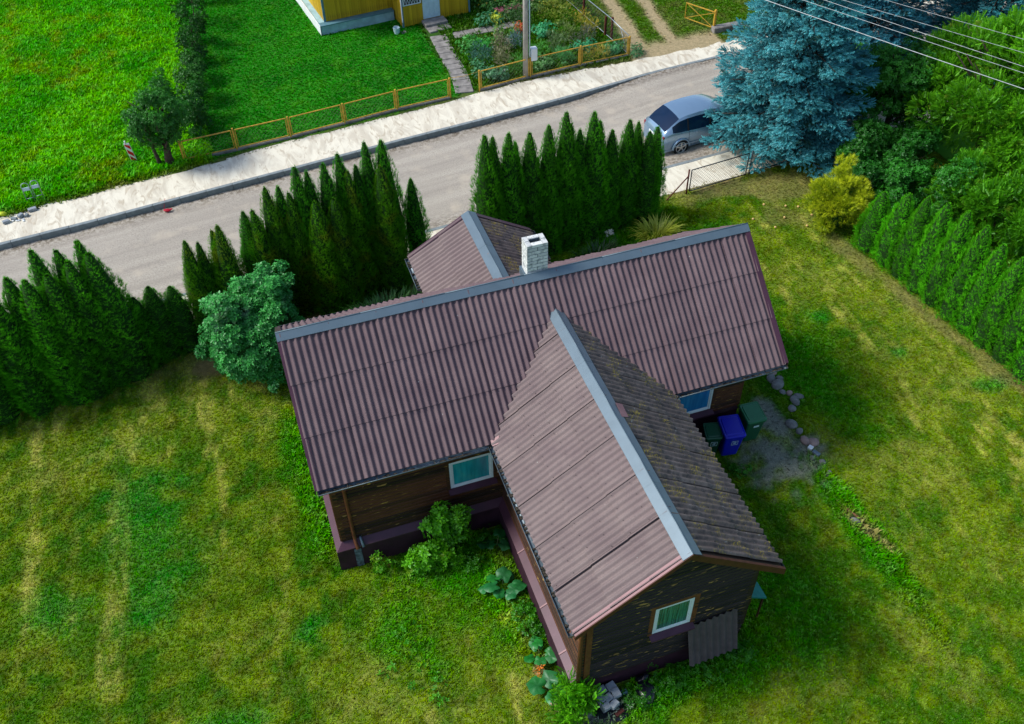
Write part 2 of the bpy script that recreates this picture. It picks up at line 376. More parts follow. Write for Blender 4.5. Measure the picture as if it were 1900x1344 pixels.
    h = .55+.5*np.maximum(lu, lush*.8)+1.3*np.maximum.reduce([spot(x, y, 13.25, -6.0, .3, 2.9, .0, soft=.4), spot(x, y, 3.7, -4.2, .55, 2.4, .25, soft=.4), spot(x, y, 9.1, -4.2, .55, 4.0, 0, soft=.4), spot(x, y, 6.5, -8.15, 2.3, .3, 0, soft=.4), spot(x, y, -.2, .6, .3, 3, 0, soft=.4), spot(x, y, 13.9, 7.8, 1.6, .6, .1, soft=.4)])
    return c, dens, h
def far_col(x, y):
    n1 = fbm(x*.6+13, y*.6, 4); n2 = fbm(x*2.1, y*2.1+3, 4); n3 = fbm(x*7, y*7, 2)
    left = x < -.9+(y-18)*-.02
    # meadow on the left
    me = lerp(np.array((.055, .32, .008)), np.array((.13, .41, .012)), sstep(.35, .65, n1)); me = lerp(me, np.array((.02, .22, .01)), sstep(.52, .72, n2)*.7)
    me = lerp(me, np.array((.26, .22, .05)), sstep(.58, .72, fbm(x*.9+3, y*.5, 4))*.55*sstep(.3, .6, n3)*(x < -3))
    # mown lawn of the neighbour
    la = lerp(np.array((.012, .18, .007)), np.array((.022, .24, .009)), sstep(.35, .65, n1)); la = lerp(la, np.array((.06, .29, .015)), sstep(.55, .72, n2)*.6)
    c = np.where(left[..., None], me, la)
    dens = np.ones_like(x); h = np.where(left, 2.2, .7)
    # garden soil
    gar = (x > 9.7) & (x < 18.2) & (y > 19.0)
    g_ = gar*1.0; c = lerp(c, np.array((.05, .09, .02)), g_*(.5+.5*n2)); dens = dens*(1-.35*g_); h = np.where(gar, 1.5, h)
    # driveway: two sandy tracks with grass between
    dr = (x > 18.0)
    dc = lerp(np.array((.06, .16, .012)), np.array((.12, .17, .04)), sstep(.4, .65, n2))
    c = np.where(dr[..., None], dc, c); h = np.where(dr, .8, h)
    w = (n2-.5)*.7; cx = 18.6+(y-20.5)*.12
    tr = np.maximum(1-sstep(.25, .5, np.abs(x-cx-.1)+w*.6), 1-sstep(.2, .45, np.abs(x-cx-1.75)+w*.6))
    tr = np.maximum(tr, (1-sstep(.9, 1.7, y-line(WFAR, x)+w))*(x > 17.6)*(x < 22.4))
    tr = tr*(x > 17.9); c = lerp(c, np.array((.40, .33, .21)), tr)
    # verge along the pavement
    v = y-line(WFAR, x)+(n2-.5)*.5; ve = 1-sstep(.05, .5, v)
    c = lerp(c, np.array((.14, .12, .05)), ve*.75*(1-tr))
    dens = dens*(1-tr)*(1-.55*ve); pa = (np.abs(x-10.15+(24.6-y)*.02) < .40) & (y > 18.9) & (y < 25.8); pa |= (x > 10.9) & (x < 14.5) & (np.abs(y-24.4) < .33); dens = dens*(~pa); dens = dens*(~far_inside_house(x, y))
    h = h*(1-.5*ve)
    return c, dens, h

def ground_mat():
    t = NT('grass_ground'); a = t.n('Attribute', attribute_name='gcol').outputs['Color']; g = t.geo()
    n = t.noise(g, 34, 4, .7); n2 = t.noise(g, 7, 5, .7)
    c = t.mix(1, a, t.ramp(n, .25, .8, (.45, .42, .4), (1.35, 1.35, 1.3)), 'MULTIPLY')
    c = t.mix(1, c, t.ramp(n2, .3, .7, (.62, .68, .6), (1.35, 1.3, 1.25)), 'MULTIPLY')
    return t.bsdf(c, .95, 0, .1, bump=n, bstr=.8, bdist=.03)
M['ground'] = ground_mat()
def ground_obj(name, xs, y0, y1, ny, colf):
    V, Fc = grid_sheet(xs, y0, y1, ny, lambda X, Yy: X*0)
    c, d, h = colf(V[:, 0], V[:, 1])
    me = npmesh(name, V, Fc, extra={'gcol': np.clip(c, 0, 1), 'gdens': d, 'gh': h})
    o = link(name, me, M['ground']); tag(o, kind='structure'); return o
yard = ground_obj('lawn', np.arange(-12, 26.01, .14), lambda x: np.full_like(x, -13.), lambda x: line(NNEAR, x), 160, yard_col)
farg = ground_obj('meadow', np.arange(-14, 42.01, .2), lambda x: line(WFAR, x), lambda x: np.full_like(x, 46.), 130, far_col)
# coarse surroundings out to the horizon
def coarse(name, pts, z):
    o = MB().poly([(x, y, z) for x, y in pts]).build(name, M['surround']); tag(o, kind='structure'); return o
t = NT('distant_grass'); g = t.geo()
M['surround'] = t.bsdf(t.mix(t.ramp(t.noise(g, .5, 5), .35, .65), (.045, .20, .010), (.10, .28, .02)), .95, 0, .1)
coarse('ground', [(-300, -300), (400, -300), (400, 400), (-300, 400)], -.45)
for P_ in ([(-12, -300), (-12, 7.5), (-60, 3.2), (-300, 3.2), (-300, -300)], [(26, -300), (300, -300), (300, 13), (60, 13.2), (30, 10.7), (26, 10.35)], [(-12, -300), (26, -300), (26, -13), (-12, -13)],
           [(-14, 16.0), (-14, 400), (-300, 400), (-300, 10), (-60, 10), (-30, 13.7)], [(42, 21.3), (60, 23), (300, 23), (300, 400), (42, 400)], [(-14, 46), (42, 46), (42, 400), (-14, 400)]):
    coarse('field', P_, -.004)

# road bed, compacted and dusty
def road_mat():
    t = NT('dusty_road'); g = t.geo()
    rt = t.n('Mapping'); t.l(g, rt.inputs[0]); rt.inputs['Rotation'].default_value = (0, 0, R(-7)); lon = t.scale(rt.outputs[0], (.06, 1.5, 1))
    c = t.mix(t.ramp(t.noise(lon, 1.5, 5), .35, .65), (.335, .305, .262), (.44, .405, .345))
    c = t.mix(t.ramp(t.noise(g, 22, 5, .7), .45, .75), c, (.20, .18, .165))
    c = t.mix(t.ramp(t.noise(g, 1.3, 4), .55, .75), c, (.44, .39, .32))
    a = t.n('Attribute', attribute_name='tone').outputs['Fac']
    c = t.mix(t.math('MULTIPLY', a, t.ramp(t.noise(g, 7, 5, .7), .42, .6)), c, (.13, .105, .075))
    return t.bsdf(c, .95, 0, .15, bump=t.noise(g, 40, 4, .8), bstr=.6, bdist=.02)
M['road'] = road_mat()
V, Fc = grid_sheet(np.concatenate([np.arange(-60, -14, 4), np.arange(-14, 34, .3), np.arange(34, 61, 4)]), lambda x: line(NFAR, x), lambda x: line(KERB, x), 44, lambda X, Yy: 0*X)
ky, ny_ = line(KERB, V[:, 0]), line(NFAR, V[:, 0])
V[:, 2] = roadz(V[:, 0])*sstep(0, .9, V[:, 1]-ny_)+(fbm(V[:, 0]*1.2, V[:, 1]*1.2, 3)-.5)*.03-.004
e = np.exp(-((ky-V[:, 1])/.45)**2)+np.exp(-((V[:, 1]-ny_-.3)/.5)**2)*.8; V[:, 2] += e*(fbm(V[:, 0]*5, V[:, 1]*5, 3)-.35)*.09
tag(link('road', npmesh('road', V, Fc, tone=np.clip(e, 0, 1), smooth=True), M['road']), kind='structure')
# sand bed of the unfinished pavement
def sand_mat():
    t = NT('levelled_sand'); g = t.geo(); s = t.scale(g, (1.0, .35, 1))
    w = t.noise(s, 1.9, 6, .62); w.node.inputs['Distortion'].default_value = 1.3
    c = t.mix(t.ramp(w, .43, .60), (.70, .67, .56), (.54, .50, .41))
    w2 = t.noise(t.scale(g, (2.2, .8, 1)), 1.2, 5, .6); w2.node.inputs['Distortion'].default_value = 2.2
    c = t.mix(t.math('MULTIPLY', t.ramp(w2, .55, .63), .75), c, (.42, .36, .27))
    c = t.mix(t.ramp(t.noise(g, 30, 3), .5, .8), c, (.62, .56, .44))
    return t.bsdf(c, .95, 0, .1, bump=w, bstr=.5, bdist=.04)
M['sand'] = sand_mat()
V, Fc = grid_sheet(np.concatenate([np.arange(-60, -14, 4), np.arange(-14, 34, .25), np.arange(34, 61, 4)]), lambda x: line(KERB, x)+.13, lambda x: line(WFAR, x)+.12, 16, lambda X, Yy: .006+(fbm(X*1.5, Yy*1.5, 3)-.5)*.03)
V[:, 1] += (fbm(V[:, 0]*1.3, V[:, 1]*0+2, 3)-.5)*.3*(V[:, 1] > line(WFAR, V[:, 0])+.05)
tag(link('sidewalk', npmesh('sidewalk', V, Fc, smooth=True), M['sand']), kind='structure')
V, Fc = grid_sheet(np.concatenate([np.arange(-60, -14, 4), np.arange(-14, 34, .25), np.arange(34, 61, 4)]), lambda x: line(NNEAR, x)-.15, lambda x: line(NFAR, x)-.12, 12, lambda X, Yy: .008+(fbm(X*1.5, Yy*1.5, 3)-.5)*.02)
tag(link('sidewalk', npmesh('near_sidewalk', V, Fc, smooth=True), M['sand']), kind='structure')
# kerbs: stones of one metre
def kerb_run(P, x0, x1, off, name):
    root = empty(name, (0, 0, 0)); tag(root, kind='structure')
    me = MB().box((.004, -.075, -.30), (.996, .075, .02), bev=.012).build('kerb_stone', M['kerb'], root)
    x = x0; first = True; rnd = random.Random(3)
    while x < x1:
        y = float(line(P, x)); y2 = float(line(P, x+.99)); a = math.atan2(y2-y, .99)
        o = me if first else me.copy()
        if not first: COL.objects.link(o)
        first = False
        o.location = (x, y+off, rnd.uniform(-.004, .004)); o.rotation_euler = (rnd.uniform(-.01, .01), 0, a+rnd.uniform(-.003, .003)); x += math.cos(a)
    return root
kerb_run(KERB, -11.3, 33, .06, 'kerb'); kerb_run(NFAR, -11.3, 30, -.05, 'kerb')

# ------------------------------------------------------------------ the dark timber house
L_, W_, HR, HE = 11.984, 2.852, 5.944, 3.625
XW, WW, HW, LW = 6.505, 2.346, 5.335, 8.113
PIT = .16
_corr = {}
def corr_mesh(waves, length, amp=.030, seg=8, tilt=.022, flip=False):
    k = (round(waves, 2), round(length, 3), amp, flip)
    if k in _corr: return _corr[k]
    n = int(waves*seg)+1; u = np.linspace(0, waves*PIT, n); z = amp*np.cos(2*PI*u/PIT)+.026*((1-u/(waves*PIT)) if flip else u/(waves*PIT))
    rows = []
    for v, dz in ((0, 0), (length, tilt), (length, tilt-.014), (length-.02, tilt-.014)):
        rows.append(np.stack([u, np.full(n, v), z+dz], -1))
    rows.insert(2, rows[1].copy()); rows.insert(4, rows[3].copy())
    V = np.concatenate(rows); i = np.arange(n-1); F = np.concatenate([np.stack([i+a*n, i+1+a*n, i+1+(a+1)*n, i+(a+1)*n], -1) for a in (0, 2, 4)])
    s = np.concatenate([np.stack([u, np.full(n, 0), z-.008], -1)]); me = npmesh('roof_sheet', V, F, smooth=True)
    _corr[k] = me; return me
def place(o, org, u, v):
    u = Vector(u).normalized(); v = Vector(v).normalized(); n = u.cross(v)
    o.matrix_local = Matrix(((u.x, v.x, n.x, org[0]), (u.y, v.y, n.y, org[1]), (u.z, v.z, n.z, org[2]), (0, 0, 0, 1)))
rnd = random.Random(11)
def sheets(parent, org, u, v, width, slope, rows, cols, mats, jit=0., skip=None, first=.0, nm='roof_sheet', flip=False):
    """rows of corrugated sheets; org = top corner of the slope, u across, v down the slope"""
    u = Vector(u).normalized(); v = Vector(v).normalized(); org = Vector(org); n = u.cross(v)
    rl = slope/rows; cw = 7*PIT
    for r in range(rows):
        off = -first-(r % 2)*PIT*.0
        x = off
        while x < width-.03:
            a = max(x, 0); b = min(x+cw, width); wv = round((b-a)/PIT+.45, 2)
            if b >= width-.01: wv = round((b-a)/PIT, 2)
            p = org+u*a+v*(r*rl-(.10 if r else 0)); c = org+u*((a+b)/2)+v*((r+.5)*rl)
            x += cw
            if skip and skip(org, u, v, a, b, r*rl, (r+1)*rl): continue
            ln = rl+(.10 if r else 0)
            base = corr_mesh(wv, ln, flip=flip)
            key = (base.name, mats, flip)
            me = _corr.get(key)
            if me is None: me = base.copy(); me.materials.clear(); me.materials.append(M[mats]); _corr[key] = me
            o = link(nm, me, None, parent)
            uu = u+v*rnd.uniform(-jit, jit); place(o, p+n*rnd.uniform(0, .002+jit), uu-n*jit*rnd.uniform(-.5, .5), v)
house = empty('timber_house', (6, 0, 0))
tag(house, 'dark brown timber house with corrugated cross shaped roof in the middle of the yard', 'house')
house.location = (0, 0, 0)
main_front = Vector((0, -W_, HE-HR)).normalized(); main_back = Vector((0, W_, HE-HR)).normalized(); SL = math.hypot(W_, HR-HE)
def deck(name, pts_list, parent, mat='soffit'):
    m = MB()
    for pts in pts_list: m.prism([(x, y, z-.03) for x, y, z in pts], (0, 0, -.045))
    return m.build(name, M[mat], parent)
roof = deck('roof', [[(.03, 0, HR), (L_-.03, 0, HR), (L_-.03, -W_+.02, HE), (.03, -W_+.02, HE)], [(.03, 0.001, HR), (L_-.03, 0.001, HR), (L_-.03, W_-.02, HE), (.03, W_-.02, HE)]], house)
tag(roof, 'main roof with grey blue ridge cap')
def wing_skip(org, u, v, a, b, r0, r1):
    # completely under the wing roof?
    for s in (a, b):
        for t_ in (r0, r1):
            q = org+u*s+v*t_
            zw = HW-abs(q.x-XW)*(HW-HE)/WW
            if q.z > zw-.12: return False
    return True
sheets(roof, (L_-.05, -.0, HR), (-1, 0, 0), main_front, L_-.1, SL, 3, 11, 'roof', .003, wing_skip, first=.45)
sheets(roof, (.05, .0, HR), (1, 0, 0), main_back, L_-.1, SL, 3, 11, 'roof', .003)
def ridge_caps(parent, a, b, nl, nr, zr, seg=1.9, w=.215, lab=None):
    """folded metal strips along a-b; nl, nr = downslope vectors"""
    a, b = Vector(a), Vector(b); d = (b-a); L = d.length; d.normalize(); k = max(1, round(L/seg)); s = L/k
    for i in range(k):
        p = a+d*(i*s-.03*(i > 0)); q = a+d*((i+1)*s); up = Vector((0, 0, .064+.003*(i % 2)))
        m = MB(); th = Vector((0, 0, -.006))
        top = [p+up, q+up]
        for nv in (nl, nr):
            e = [p+up+Vector(nv)*w, q+up+Vector(nv)*w]; n_ = Vector(nv).cross(d); n_ = n_ if n_.z > 0 else -n_
            m.prism([top[0], top[1], e[1]+n_*.012, e[0]+n_*.012], th)
        m.tube([top[0]+Vector((0, 0, .002)), top[1]+Vector((0, 0, .002))], .012, 6)
        m.build('ridge_cap', M['ridge'], parent)
ridge_caps(roof, (-.03, 0, HR), (L_+.03, 0, HR), main_front, main_back, HR)
def rake(parent, a, b, out, mt_top, mt_side, wtop=.105, drop=.17, name='bargeboard', lift=.052):
    """flashing laid on the verge from a (top) to b (eave); out = outward horizontal direction"""
    a, b, out = Vector(a), Vector(b), Vector(out).normalized(); up = Vector((0, 0, lift))
    m = MB(); m.prism([a+up+out*.012, b+up+out*.012, b+up-out*wtop, a+up-out*wtop], (0, 0, -.008), 0)
    m.prism([a+up+out*.013+Vector((0, 0, .002)), b+up+out*.013+Vector((0, 0, .002)), b+up+out*.013-Vector((0, 0, drop)), a+up+out*.013-Vector((0, 0, drop))], out*.022, 1)
    return m.build(name, [M[mt_top], M[mt_side]], parent)
rake(roof, (.0, -.01, HR), (.0, -W_-.01, HE), (-1, 0, 0), 'purple', 'purple')
rake(roof, (L_, -.01, HR), (L_, -W_-.01, HE), (1, 0, 0), 'purple', 'purple')
rake(roof, (.0, .01, HR), (.0, W_, HE), (-1, 0, 0), 'purple', 'purple'); rake(roof, (L_, .01, HR), (L_, W_, HE), (1, 0, 0), 'purple', 'purple')
def gutter(parent, a, b, out, mat, r=.062, junk=0, name='gutter'):
    a, b, out = Vector(a), Vector(b), Vector(out).normalized(); d = (b-a).normalized(); m = MB(); n = 8
    ra, rb = [], []
    for k in range(n+1):
        t_ = PI*k/n; o_ = out*math.cos(t_)*r+Vector((0, 0, -math.sin(t_)*r)); ra.append(m.bm.verts.new(a+o_)); rb.append(m.bm.verts.new(b+o_))
    for k in range(n): f = m.bm.faces.new((ra[k], ra[k+1], rb[k+1], rb[k])); f.smooth = True
    ra2 = [m.bm.verts.new(v.co+(v.co-a).normalized()*.004) for v in ra]; rb2 = [m.bm.verts.new(v.co+(v.co-b).normalized()*.004) for v in rb]
    for k in range(n): m.bm.faces.new((rb2[k], rb2[k+1], ra2[k+1], ra2[k]))
    m.tube([a+out*r, b+out*r], .009, 6)
    m.bm.faces.new(ra[::-1]); m.bm.faces.new(rb)
    g_ = m.build(name, M[mat], parent)
    L = (b-a).length; k = int(L/.6)
    mm = MB()
    for i in range(k+1):
        p = a+d*(i*L/k); mm.bar(p-out*r*.9+Vector((0, 0, .008)), p+out*r*1.05+Vector((0, 0, .008)), .02, .004)
    if junk:
        rr = random.Random(junk)
        for i in range(int(L*9)):
            p = a+d*rr.uniform(.05, L-.05)+out*rr.uniform(-.3, .3)*r-Vector((0, 0, r*.55)); mm.blob(p, (rr.uniform(.03, .09), rr.uniform(.02, .04), .02), i, 1)
    q_ = mm.build('gutter_bracket', M['debris'], g_); q_['kind'] = 'stuff'
    return g_
gutter(roof, (.02, -W_-.045, HE-.035), (XW-WW-.06, -W_-.045, HE-.035), (0, -1, 0), 'gutter', junk=1)
gutter(roof, (XW+WW+.08, -W_-.045, HE-.035), (L_-.02, -W_-.045, HE-.035), (0, -1, 0), 'gutter', junk=2)
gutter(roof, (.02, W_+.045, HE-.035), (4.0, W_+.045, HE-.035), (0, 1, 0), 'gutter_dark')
# wing roof
wl = Vector((-WW, 0, HE-HW)).normalized(); wr = Vector((WW, 0, HE-HW)).normalized(); SW = math.hypot(WW, HW-HE)
Y1 = -.75
wroof = deck('roof', [[(XW, -LW+.03, HW), (XW, -1.2, HW), (XW-WW+.02, -2.95, HE+.01), (XW-WW+.02, -LW+.03, HE+.01)], [(XW+.001, -LW+.03, HW), (XW+.001, -1.2, HW), (XW+WW-.02, -2.95, HE+.01), (XW+WW-.02, -LW+.03, HE+.01)]], house)
tag(wroof, 'gabled wing roof, pale on the left slope and lichened on the right slope')
def main_skip(org, u, v, a, b, r0, r1):
    for s in (a, b):
        for t_ in (r0, r1):
            q = org+u*s+v*t_
            if q.z > HR+q.y*(HR-HE)/W_-.10: return False
    return True
# left slope: u = +y towards the back seen from the front corner, downslope -x
sheets(wroof, (XW, Y1+.05, HW), (0, -1, 0), wr, LW+Y1-.09, SW, 3, 6, 'roof_old', .011, main_skip, first=.3)
sheets(wroof, (XW, -LW+.04, HW), (0, 1, 0), wl, LW+Y1-.09, SW, 3, 6, 'roof_light', .004, main_skip, first=.1, flip=True)
ridge_caps(wroof, (XW, -LW-.02, HW), (XW, Y1-.02, HW), wl, wr, HW, w=.24)
rake(wroof, (XW, -LW, HW), (XW-WW, -LW, HE), (0, -1, 0), 'pink', 'redboard', wtop=.13, drop=.14)
rake(wroof, (XW, -LW, HW), (XW+WW, -LW, HE), (0, -1, 0), 'redboard', 'redboard', wtop=.03, drop=.20)
gutter(wroof, (XW-WW-.05, -LW+.05, HE-.03), (XW-WW-.05, -W_-.02, HE-.03), (-1, 0, 0), 'gutter', junk=3, r=.055)
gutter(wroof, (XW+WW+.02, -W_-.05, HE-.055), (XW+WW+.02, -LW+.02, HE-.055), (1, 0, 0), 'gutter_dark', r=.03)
MB().prism([(XW-WW-.02, -2.78, HE+.06), (XW-WW+.2, -2.78, HE+.16), (XW-WW+.12, -2.98, HE+.10), (XW-WW-.02, -2.95, HE+.035)], (0, 0, -.01)).build('valley_flashing', M['pink'], wroof)
MB().prism([(XW+.16, -4.42, HW-.03), (XW+.34, -4.38, HW-.15), (XW+.36, -3.98, HW-.15), (XW+.18, -4.0, HW-.02)], (0, 0, -.01)).build('patch', M['pink'], wroof)
# porch roof at the back
PX, PW, PZ, PE, PY = 5.83, 1.83, 4.90, 3.83, 4.33
pl = Vector((-PW, 0, PE-PZ)).normalized(); pr_ = Vector((PW, 0, PE-PZ)).normalized(); SP = math.hypot(PW, PZ-PE)
proof = deck('roof', [[(PX, PY-.03, PZ), (PX, 1.35, PZ), (PX-PW+.02, 2.3, PE), (PX-PW+.02, PY-.03, PE)], [(PX+.001, PY-.03, PZ), (PX+.001, 1.35, PZ), (PX+PW-.02, 2.3, PE), (PX+PW-.02, PY-.03, PE)]], house)
tag(proof, 'small gabled porch roof on the street side')
sheets(proof, (PX, PY-.04, PZ), (0, -1, 0), pr_*1, 3.0, SP, 1, 3, 'roof_old', .006) if False else None
sheets(proof, (PX, PY-.04-3.04, PZ), (0, 1, 0), pl, 3.04, SP, 2, 3, 'roof_light', .003)
sheets(proof, (PX, PY-.04, PZ), (0, -1, 0), pr_, 3.04, SP, 2, 3, 'roof_old', .006)
ridge_caps(proof, (PX, 1.15, PZ), (PX, PY+.02, PZ), pl, pr_, PZ, w=.24)
rake(proof, (PX, PY, PZ), (PX-PW, PY, PE), (0, 1, 0), 'purple', 'purple', wtop=.10); rake(proof, (PX, PY, PZ), (PX+PW, PY, PE), (0, 1, 0), 'purple', 'purple', wtop=.10)
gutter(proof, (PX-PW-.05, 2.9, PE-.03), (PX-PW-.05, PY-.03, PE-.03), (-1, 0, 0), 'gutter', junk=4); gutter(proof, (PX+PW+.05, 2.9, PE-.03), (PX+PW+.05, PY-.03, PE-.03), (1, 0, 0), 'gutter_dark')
# nail heads over all slopes, too small to pick apart
def nails(parent, org, u, v, width, slope, rows, keep=None):
    m = MB(); u = Vector(u); v = Vector(v).normalized(); n = u.cross(v); rr = random.Random(5)
    for r in range(rows*2):
        for k in range(int(width/PIT/2)):
            p = Vector(org)+u*((2*k+1)*PIT+rr.uniform(-.01, .01)+.0)+v*(slope*(r+.86)/(rows*2)+rr.uniform(-.03, .03))
            if keep and not keep(p): continue
            p += n*(.026+.008); bmesh.ops.create_cube(m.bm, size=.011, matrix=Matrix.Translation(p))
    o = m.build('nail_head', M['soot'], parent); o['kind'] = 'stuff'
def on_main(p): return p.z > HW-abs(p.x-XW)*(HW-HE)/WW+.03
def on_wing(p): return p.z > HR+p.y*(HR-HE)/W_+.03
nails(roof, (L_-.05, 0, HR), (-1, 0, 0), main_front, L_-.2, SL, 3, on_main)
nails(wroof, (XW, -LW+.04, HW), (0, 1, 0), wl, LW-1, SW, 3, on_wing); nails(wroof, (XW, -.8, HW), (0, -1, 0), wr, LW-1, SW, 3, on_wing)

# walls; the part right of the wing stands back under the eave
YR = -1.62
OUT = [(.3, -2.43), (4.53, -2.43), (4.53, -7.72), (8.5, -7.72), (8.5, YR), (11.7, YR), (11.7, 2.43), (7.35, 2.43), (7.35, 4.05), (4.32, 4.05), (4.32, 2.43), (.3, 2.43)]
def offset(P, d):
    n = len(P); res = []; D = d if isinstance(d, list) else [d]*n
    for i in range(n):
        a, b, c = Vector(P[i-1]), Vector(P[i]), Vector(P[(i+1) % n]); e1 = (b-a).normalized(); e2 = (c-b).normalized()
        n1 = Vector((e1.y, -e1.x)); n2 = Vector((e2.y, -e2.x)); res.append(tuple(b+n1*D[i-1]+n2*D[i]))
    return res
def loft(m, loops, closed=True):
    vs = [[m.bm.verts.new(p) for p in lp] for lp in loops]
    for a, b in zip(vs, vs[1:]):
        for k in range(len(a)): m.bm.faces.new((a[k], a[(k+1) % len(a)], b[(k+1) % len(a)], b[k]))
m = MB(); o1 = offset(OUT, [.215, .215, .0, .035, .035, .035]+[.2]*6); o2 = offset(OUT, [.2, .2, -.012, .02, .02, .02]+[.2]*6)
loft(m, [[(x, y, -.1) for x, y in o2], [(x, y, .80) for x, y in o2], [(x, y, .80) for x, y in o1], [(x, y, .825) for x, y in o1], [(x, y, .97) for x, y in offset(OUT, -.02)]])
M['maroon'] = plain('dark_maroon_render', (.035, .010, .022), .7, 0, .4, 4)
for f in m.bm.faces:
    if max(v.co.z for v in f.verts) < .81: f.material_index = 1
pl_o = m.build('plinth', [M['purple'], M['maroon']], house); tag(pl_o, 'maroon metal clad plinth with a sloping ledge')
for (x, y, dx, dy) in ((4.33, -4.15, .2, 0), (4.33, -5.75, .2, 0), (4.33, -7.0, .2, 0)):
    MB().bar((x-.02, y, .838), (x+.22, y, .985), .035, .012).build('ledge_joint', M['pink'], pl_o)
m = MB(); m.prism([(x, y, .9) for x, y in offset(OUT, -.04)], (0, 0, 2.75))
m.prism([(.34, -1.5, 3.6), (.34, 2.39, 3.6), (.34, 0, 5.5)], (11.3, 0, 0)); m.prism([(.34, -2.39, 3.6), (.34, -1.4, 3.6), (.34, -1.4, 4.5)], (4, 0, 0)); m.prism([(4.6, -7.64, 3.6), (8.4, -7.64, 3.6), (XW, -7.64, 4.98)], (0, 5.2, 0)); m.prism([(4.4, 3.98, 3.6), (7.28, 3.98, 3.6), (PX, 3.98, 4.5)], (0, -1.6, 0))
core = m.build('wall', M['soffit'], house)
PH = .128
WC0, WCZ = 1.20, 1.13
_pm = {}
def plank(parent, a, b, z, nrm, h=PH, cut=None, mat='wood'):
    a, b = Vector((*a, z)), Vector((*b, z)); L = (b-a).length; k = round(L, 2); kk = (k, mat)
    if cut is None and kk in _pm: o = bpy.data.objects.new('plank', _pm[kk]); COL.objects.link(o); o.parent = parent
    else:
        c0, c1 = cut or (0, 0)
        m = MB(); prof = [(0, .004), (.040, 0), (.048, .016), (.046, h-.036), (.006, h-.014), (0, h-.006)]
        v0 = [m.bm.verts.new((0+c0*(q[1]/h), -q[0], q[1])) for q in prof]; v1 = [m.bm.verts.new((k-c1*(q[1]/h), -q[0], q[1])) for q in prof]
        m.bm.faces.new(v0); m.bm.faces.new(v1[::-1])
        for i in range(6): m.bm.faces.new((v0[i], v0[(i+1) % 6], v1[(i+1) % 6], v1[i]))
        o = m.build('plank', M[mat], parent)
        if cut is None: _pm[kk] = o.data
    d = (b-a).normalized(); o.location = a; o.rotation_euler = (0, 0, math.atan2(d.y, d.x)); return o
def plank_wall(a, b, z0, z1, wins=(), name='wall', gable=None, mat='wood'):
    """planks from a to b (outside on the right hand of a->b), with openings (s0,s1,z0,z1)"""
    a2, b2 = Vector(a), Vector(b); d = (b2-a2); L = d.length; d.normalize(); nrm = Vector((d.y, -d.x))
    base = MB(); p0, p1 = a2+d*.01-nrm*.02, b2-d*.01-nrm*.02
    if gable: base.prism([(*p0, z0), (*p1, z0), (*p1, 3.62), (*((p0+p1)/2), 5.0), (*p0, 3.62)], (*(-nrm*.03), 0))
    else: base.bar((*p0, (z0+z1)/2), (*p1, (z0+z1)/2), .03, z1-z0)
    w = base.build(name, M['soffit'], house)
    z = z0; rr = random.Random(int(L*100))
    while z < z1-.03:
        s0, s1 = 0.0, L; cut = None
        if gable:
            s0, s1, c = gable(z); s0t, s1t, _ = gable(z+PH)
            if s1t-s0t < .05: break
            cut = (s0t-s0, s1-s1t)
        segs = [(s0, s1)]
        for (w0, w1, h0, h1) in wins:
            if z+PH > h0 and z < h1: segs = [q for s in segs for q in ((s[0], min(s[1], w0)), (max(s[0], w1), s[1])) if q[1]-q[0] > .04]
        for q in segs:
            cc = None
            if cut and (cut[0] or cut[1]): cc = (cut[0] if q[0] == s0 else 0, cut[1] if q[1] == s1 else 0)
            plank(w, a2+d*q[0]+nrm*rr.uniform(0, .004), a2+d*q[1]+nrm*rr.uniform(0, .004), z, nrm, cut=cc, mat=mat)
        z += PH
    return w
WA = (2.85+.0, 3.97, 1.86, 2.86)      # opening of the window left of the wing, measured from the left corner
w1 = plank_wall((.3, -2.43), (4.53, -2.43), .97, 3.72, [WA])
w2 = plank_wall((4.53, -2.43), (4.53, -7.72), .97, 3.72)
def gab(z):
    h = max(0, z-3.55); c = h/((HW-HE)/WW); lo = 1.975-(HW-.13-3.72)/.729 if False else 0
    s0 = max(0, c-.05); return s0, 3.97-s0, 0
w3 = plank_wall((4.53, -7.72), (8.5, -7.72), .714, 5.1, [(1.60, 2.56, 1.93, 2.97)], gable=gab, mat='wood_black')
w4 = plank_wall((8.5, -7.72), (8.5, YR), .97, 3.72)
w5 = plank_wall((8.5, YR), (11.7, YR), .97, 4.3, [(WC0, WC0+1.12, WCZ, WCZ+.95)])
w6 = plank_wall((.3, 2.43), (.3, -2.43), .97, 3.72)
w7 = plank_wall((11.7, YR), (11.7, 2.43), .97, 3.72)
for w_, l_ in ((w1, 'plank wall left of the wing'), (w3, 'peeling black plank gable wall')): tag(w_, l_)
for (x, y, sx, sy) in ((.3, -2.43, 1, 1), (4.53, -7.72, 1, 1), (8.5, -7.72, -1, 1), (11.7, YR, -1, 1), (4.53, -2.43, -1, 1), (8.5, YR, 1, 1)):
    mm = MB(); mm.box((x-.045*sx, y-.045, .99), (x+.10*sx, y-.005 if sy else y, 3.6), bev=.006); mm.box((x-.047*sx, y-.043, .99), (x-.0*sx, y+.1, 3.6), bev=.006)
    mm.build('corner_board', M['brownpost'] if (x, y) == (4.53, -7.72) else M['wood'], house)
